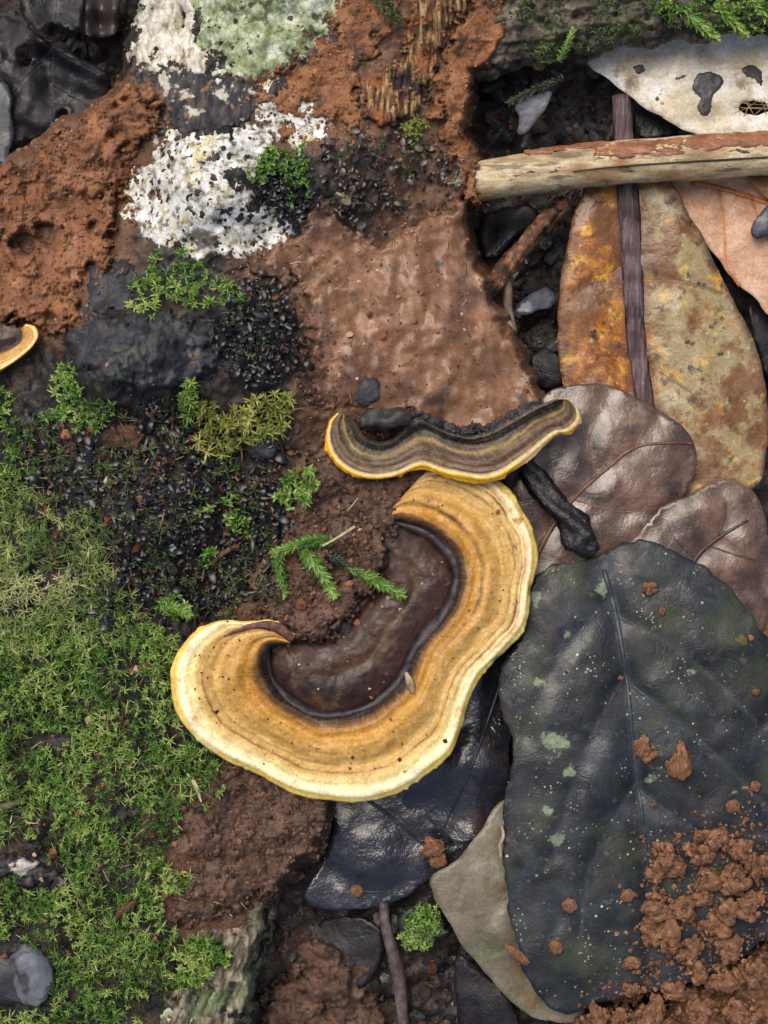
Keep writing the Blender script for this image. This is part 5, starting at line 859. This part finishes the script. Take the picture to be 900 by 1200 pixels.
tube('twig', resample(spline(on([(248, 660, 8), (262, 648, 12), (280, 640, 9)]), 5), 18), [3, 3.6, 2.6], tw, None, n=8, noise=.2, label='tiny brown twig in the black liverwort', cat='twig')
tube('twig', resample(spline(on([(-20, 952, 8), (10, 944, 10), (30, 936, 8)]), 5), 18), [4, 4.6, 3], mat('olivetwig', [(.3, (70, 66, 44)), (.7, (110, 104, 70))], 8, 3, .6), None, n=8, noise=.2, label='short olive twig in the bright star moss at the left edge', cat='twig')
tube('twig', resample(spline(on([(135, 1076, 8), (146, 1066, 12), (160, 1056, 9)]), 5), 14), [3, 5, 3], tw, None, n=8, noise=.3, label='short grey brown twig in the star moss near the bottom', cat='twig')
tube('dry_grass', resample(spline(on([(216, 902, 12), (228, 918, 16), (236, 940, 12)]), 5), 14), [1.2, 3, 1.2], bpy.data.materials['straw'], None, n=6, flat=.3, label='dry straw coloured blade in the moss below the bracket margin', cat='dry grass')
# dead insect-like scrap on the cap
tube('dry_scrap', resample(spline([(476, 788, 106), (480, 800, 108), (484, 812, 105)], 5), 14), [2, 5, 2.4], mat('scrap', [(.3, (110, 96, 74)), (.7, (160, 146, 116))], 8, 3, .5), None, n=8, flat=.35, noise=.3, label='small dry scrap lying on the large bracket beside the dark groove', cat='scrap')

def zclod(x, y):
    z = np.where(sdf(x, y, FO) > 0, zF(x, y)+1.5, 26)
    for o in CLO:
        p = o.matrix_basis.translation; k = 1-p.z/S/D; cx, cy = p.x/S/k+450, 600-p.y/S/k; q = 1-((x-cx)/(o.scale.x*14))**2-((y-cy)/(o.scale.y*14))**2; z = np.where(q > 0, np.maximum(z, p.z/S+o.scale.z*11*np.sqrt(np.maximum(q, 0))), z)
    return z
edgegrit('earth_crumbs', [(765, 1000), (830, 975), (905, 975), (905, 1200), (690, 1200), (770, 1100)], M['cmud'], 9, .5, 16, 4., (1., 3.4), .5, base=zclod, label='loose crumbs around the earth clods at the bottom right', cat='earth crumbs')
def fibres_on(name, polys, n, L, wd, mt, tone, seed, dz=(2, 9), **kw):
    r = np.random.default_rng(seed+70); xs, ys = [], []
    for p in polys:
        a, b_ = scatter(p, 6, r); xs.append(a); ys.append(b_)
    X = np.concatenate(xs); Y = np.concatenate(ys); k = r.permutation(len(X))[:n]; X, Y = X[k], Y[k]; n = len(X)
    C = np.stack([X, Y, ztop(X, Y)+r.uniform(dz[0], dz[1], n)], 1)
    return build_blades(name, [blades(C, r.uniform(0, 6.28, n), r.normal(0.05, .25, n), r.uniform(L[0], L[1], n), r.uniform(wd[0], wd[1], n), np.clip(tone+r.normal(0, .25, n), 0, 1), r.normal(0, .5, n), ((0, .5), (.25, 1), (.5, .9), (.75, .8), (1, .3)), .35)], mt, kind='stuff', **kw)
M['fib'] = tonemat('plant_fibres', [(0, (34, 26, 22)), (.4, (84, 60, 42)), (.75, (140, 112, 80)), (1, (190, 174, 136))], .5, .4)
fibres_on('plant_fibres', [[(10, 500), (220, 470), (340, 500), (330, 690), (270, 720), (110, 745), (20, 640)]], 420, (6, 20), (.7, 2.2), M['fib'], .3, 1, label='thin dead fibres and stems tangled in the black liverwort', cat='fibres')
edgegrit('black_crumbs', [(16, 545), (40, 505), (140, 515), (180, 470), (240, 530), (300, 525), (340, 540), (325, 690), (270, 712), (220, 730), (110, 740), (108, 640), (60, 590)], M['liver'], 11, .5, 16, 4.2, (1.2, 3.8), .4, label='black humus crumbs between the liverwort scales', cat='humus')
fibres_on('bark_flakes', [[(10, 500), (220, 470), (340, 500), (330, 690), (270, 720), (110, 745), (20, 640)], [(262, 340), (350, 340), (360, 446), (262, 446)], [(366, 180), (540, 160), (520, 230), (430, 280)]], 520, (5, 12), (3, 6.5), M['fib'], .12, 2, (1, 6), label='dark bark flakes lying among the liverwort', cat='bark flakes')
fibres_on('plant_fibres', [BM], 420, (8, 20), (.7, 1.6), M['fib'], .55, 3, (4, 12), label='dead brown stems lying in the star moss', cat='fibres')
fibres_on('root_hairs', [[(200, 962), (290, 890), (392, 930), (376, 1020), (212, 1096)], [(352, 560), (480, 540), (440, 690), (368, 750), (290, 715)], [(300, 320), (540, 240), (640, 460), (380, 470)]], 130, (8, 24), (.6, 1.2), M['fib'], .5, 4, (.5, 2), label='fine root hairs lying on the earth and mud', cat='root hairs')
# fine grit: too small and too many to count
def grit(name, polys, spacing, base, rng_, tone, seed, **kw):
    r = np.random.default_rng(seed+600); xs, ys = [], []
    for p, dn in polys:
        a, b_ = scatter(p, spacing, r, lambda x, y: dn+0*x, .5); xs.append(a); ys.append(b_)
    X = np.concatenate(xs); Y = np.concatenate(ys); n = len(X); Z = base(X, Y)
    s = r.uniform(rng_[0], rng_[1], n)*(1+1.2*(r.random(n) < .1))
    return gritmesh(name, X, Y, Z, s, r, tone, M['speck'], kind='stuff', **kw)
def surf_of(GX, GY, GZ):
    pts = np.stack([GX.ravel(), GY.ravel()], 1); zz = GZ.ravel()
    cell = {}
    for i, (x, y) in enumerate(pts): cell[(int(x//4), int(y//4))] = zz[i]
    def f(x, y): return np.array([cell.get((int(a//4), int(b_//4)), max((cell.get((int(a//4)+i, int(b_//4)+j), 60) for i in (-1, 0, 1) for j in (-1, 0, 1)))) for a, b_ in zip(x, y)])
    return f
zcap = surf_of(BX[:, 3:50], BY[:, 3:50], BZ[:, 3:50])
lp = spline([(343, 749), (330, 738), (314, 733), (296, 734), (278, 739), (262, 746)], 6)
tube('lip', [(x, y, z+.6) for (x, y), z in zip(lp, zcap(lp[:, 0], lp[:, 1]))], [5, 5.5, 5, 3.5, 2, .8], mat('purple_lip', [(.3, (56, 34, 32)), (.5, (88, 54, 46)), (.7, (124, 80, 58))], 8, 5, .5), big, n=10, noise=.5, flat=.35, label='dark purple brown lip along the top of the left lobe')
CAPO = [p[1] for p in PR][1:]; CAPI = [p[0] for p in PR][1:]
capring = [tuple(np.array(o)*.86+np.array(i)*.14) for o, i in zip(CAPO, CAPI)]+[tuple(np.array(i)*.75+np.array(o)*.25) for o, i in list(zip(CAPO, CAPI))[::-1]]
grit('grit_specks', [(capring, .07), ([(225, 760), (262, 745), (300, 752), (300, 800), (290, 850), (250, 840), (225, 800)], .16)], 8, lambda x, y: zcap(x, y)+.4, (.8, 1.6), .28, 1, label='dark soil specks scattered over the large bracket cap', cat='grit')
grit('grit_specks', [(INNER, .08)], 8, lambda x, y: zinner(x, y)+1, (1., 2.2), .75, 2, label='pale soil specks scattered over the glossy dark cap', cat='grit')
grit('grit_specks', [(FO, .06)], 10, lambda x, y: zF(x, y)+1.5, (.8, 1.9), .75, 3, label='pale grit scattered over the black leaf', cat='grit')
grit('grit_specks', [([(20, 500), (340, 470), (430, 560), (440, 690), (320, 735), (100, 735), (20, 640)], .35)], 8, lambda x, y: ztop(x, y)+3, (1.2, 3.2), .5, 4, label='brown grit scattered over the liverwort and damp earth', cat='grit')
grit('grit_specks', [([(420, 490), (640, 490), (650, 470), (520, 535), (430, 530)], .35), ([(350, 300), (560, 250), (640, 460), (380, 470)], .1)], 7, lambda x, y: ztop(x, y)+.5, (1., 2.6), .7, 5, label='crumbs of grit on the smooth mud around the narrow bracket', cat='grit')
grit('grit_specks', [([(-40, 740), (200, 740), (220, 880), (250, 940), (200, 1090), (-40, 1200)], .12)], 10, lambda x, y: ztop(x, y)+5, (1.5, 3.4), .62, 6, label='reddish crumbs caught in the bright star moss', cat='grit')
grit('litter_crumbs', [([(560, 80), (740, 60), (740, 470), (620, 460), (560, 300)], .7), ([(300, 1060), (700, 1060), (700, 1230), (290, 1230)], .8), ([(-40, -40), (150, -40), (140, 100), (0, 190), (-40, 190)], .4)], 8, lambda x, y: zsoil(x, y)+2, (1., 2.8), .16, 7, label='dark crumbs of leaf litter scattered on the soil', cat='litter')
# torn leaf bits lying in the dark gaps
mfr = [leafmat('scrap_%s' % n, [(.3, a), (.7, c)], 14, step if False else (), rough=(.3, .6)) for n, a, c in (('black', (16, 15, 18), (36, 34, 40)), ('brown', (36, 27, 23), (74, 54, 43)), ('grey', (38, 38, 43), (66, 66, 74)))]
def scrapmesh(k):
    n = 9; th = np.linspace(0, 2*np.pi, n, endpoint=False); r = 1+.35*fbm(np.cos(th)+k*3, np.sin(th)+k, .9, 3, k); V = [(0, 0, .12)]+[(math.cos(t)*q, math.sin(t)*q*.6, .16*math.sin(t*2+k)) for t, q in zip(th, r)]
    V += [(x, y, z-.07) for x, y, z in V]; F = [(0, 1+i, 1+(i+1) % n) for i in range(n)]+[(n+1, n+2+(i+1) % n, n+2+i) for i in range(n)]+[(1+i, n+2+i, n+2+(i+1) % n, 1+(i+1) % n) for i in range(n)]
    me = bpy.data.meshes.new('leaf_scrap'); me.from_pydata([tuple(c*15*S for c in v) for v in V], [], F); me.materials.append(mfr[k % 3]); me.update(); return me
scm = [scrapmesh(k) for k in range(9)]
AR = [([(565, 90), (700, 75), (722, 168), (570, 172)], 26, 'torn leaf scrap in the dark hollow above the pale stick', 'leaf scraps in the hollow above the stick'), ([(562, 245), (660, 240), (650, 460), (620, 440), (575, 300)], 30, 'torn leaf scrap in the dark gap left of the long leaf', 'leaf scraps in the gap beside the long leaf'),
      ([(345, 1070), (465, 1060), (470, 1220), (300, 1220)], 26, 'torn leaf scrap on the shaded soil at the bottom', 'leaf scraps on the soil at the bottom'), ([(480, 1120), (560, 1120), (600, 1210), (480, 1210)], 16, 'torn leaf scrap on the soil right of the grey stalk', 'leaf scraps right of the stalk'), ([(-10, 30), (140, 60), (120, 105), (10, 170)], 34, 'torn leaf scrap on the dark leaves at the top left', 'leaf scraps at the top left')]
for ai, (poly, n, lb, gr) in enumerate(AR):
    P = np.array(poly, float); c = 0
    while c < n:
        x, y = rr.uniform(P[:, 0].min(), P[:, 0].max()), rr.uniform(P[:, 1].min(), P[:, 1].max())
        if sdf(np.array([x]), np.array([y]), poly)[0] < 2: continue
        s = rr.uniform(6, 15); o = lump('leaf_scrap', scm[rr.integers(9)], x, y, float(zsoil(np.array([x]), np.array([y]))[0])+rr.uniform(3, 9)+(12 if ai == 4 else 0), s, s, s, rr.uniform(0, 6.28), lb, 'leaf scrap', gr)
        o.rotation_euler = (rr.normal(0, .3), rr.normal(0, .3), rr.uniform(0, 6.28)); c += 1
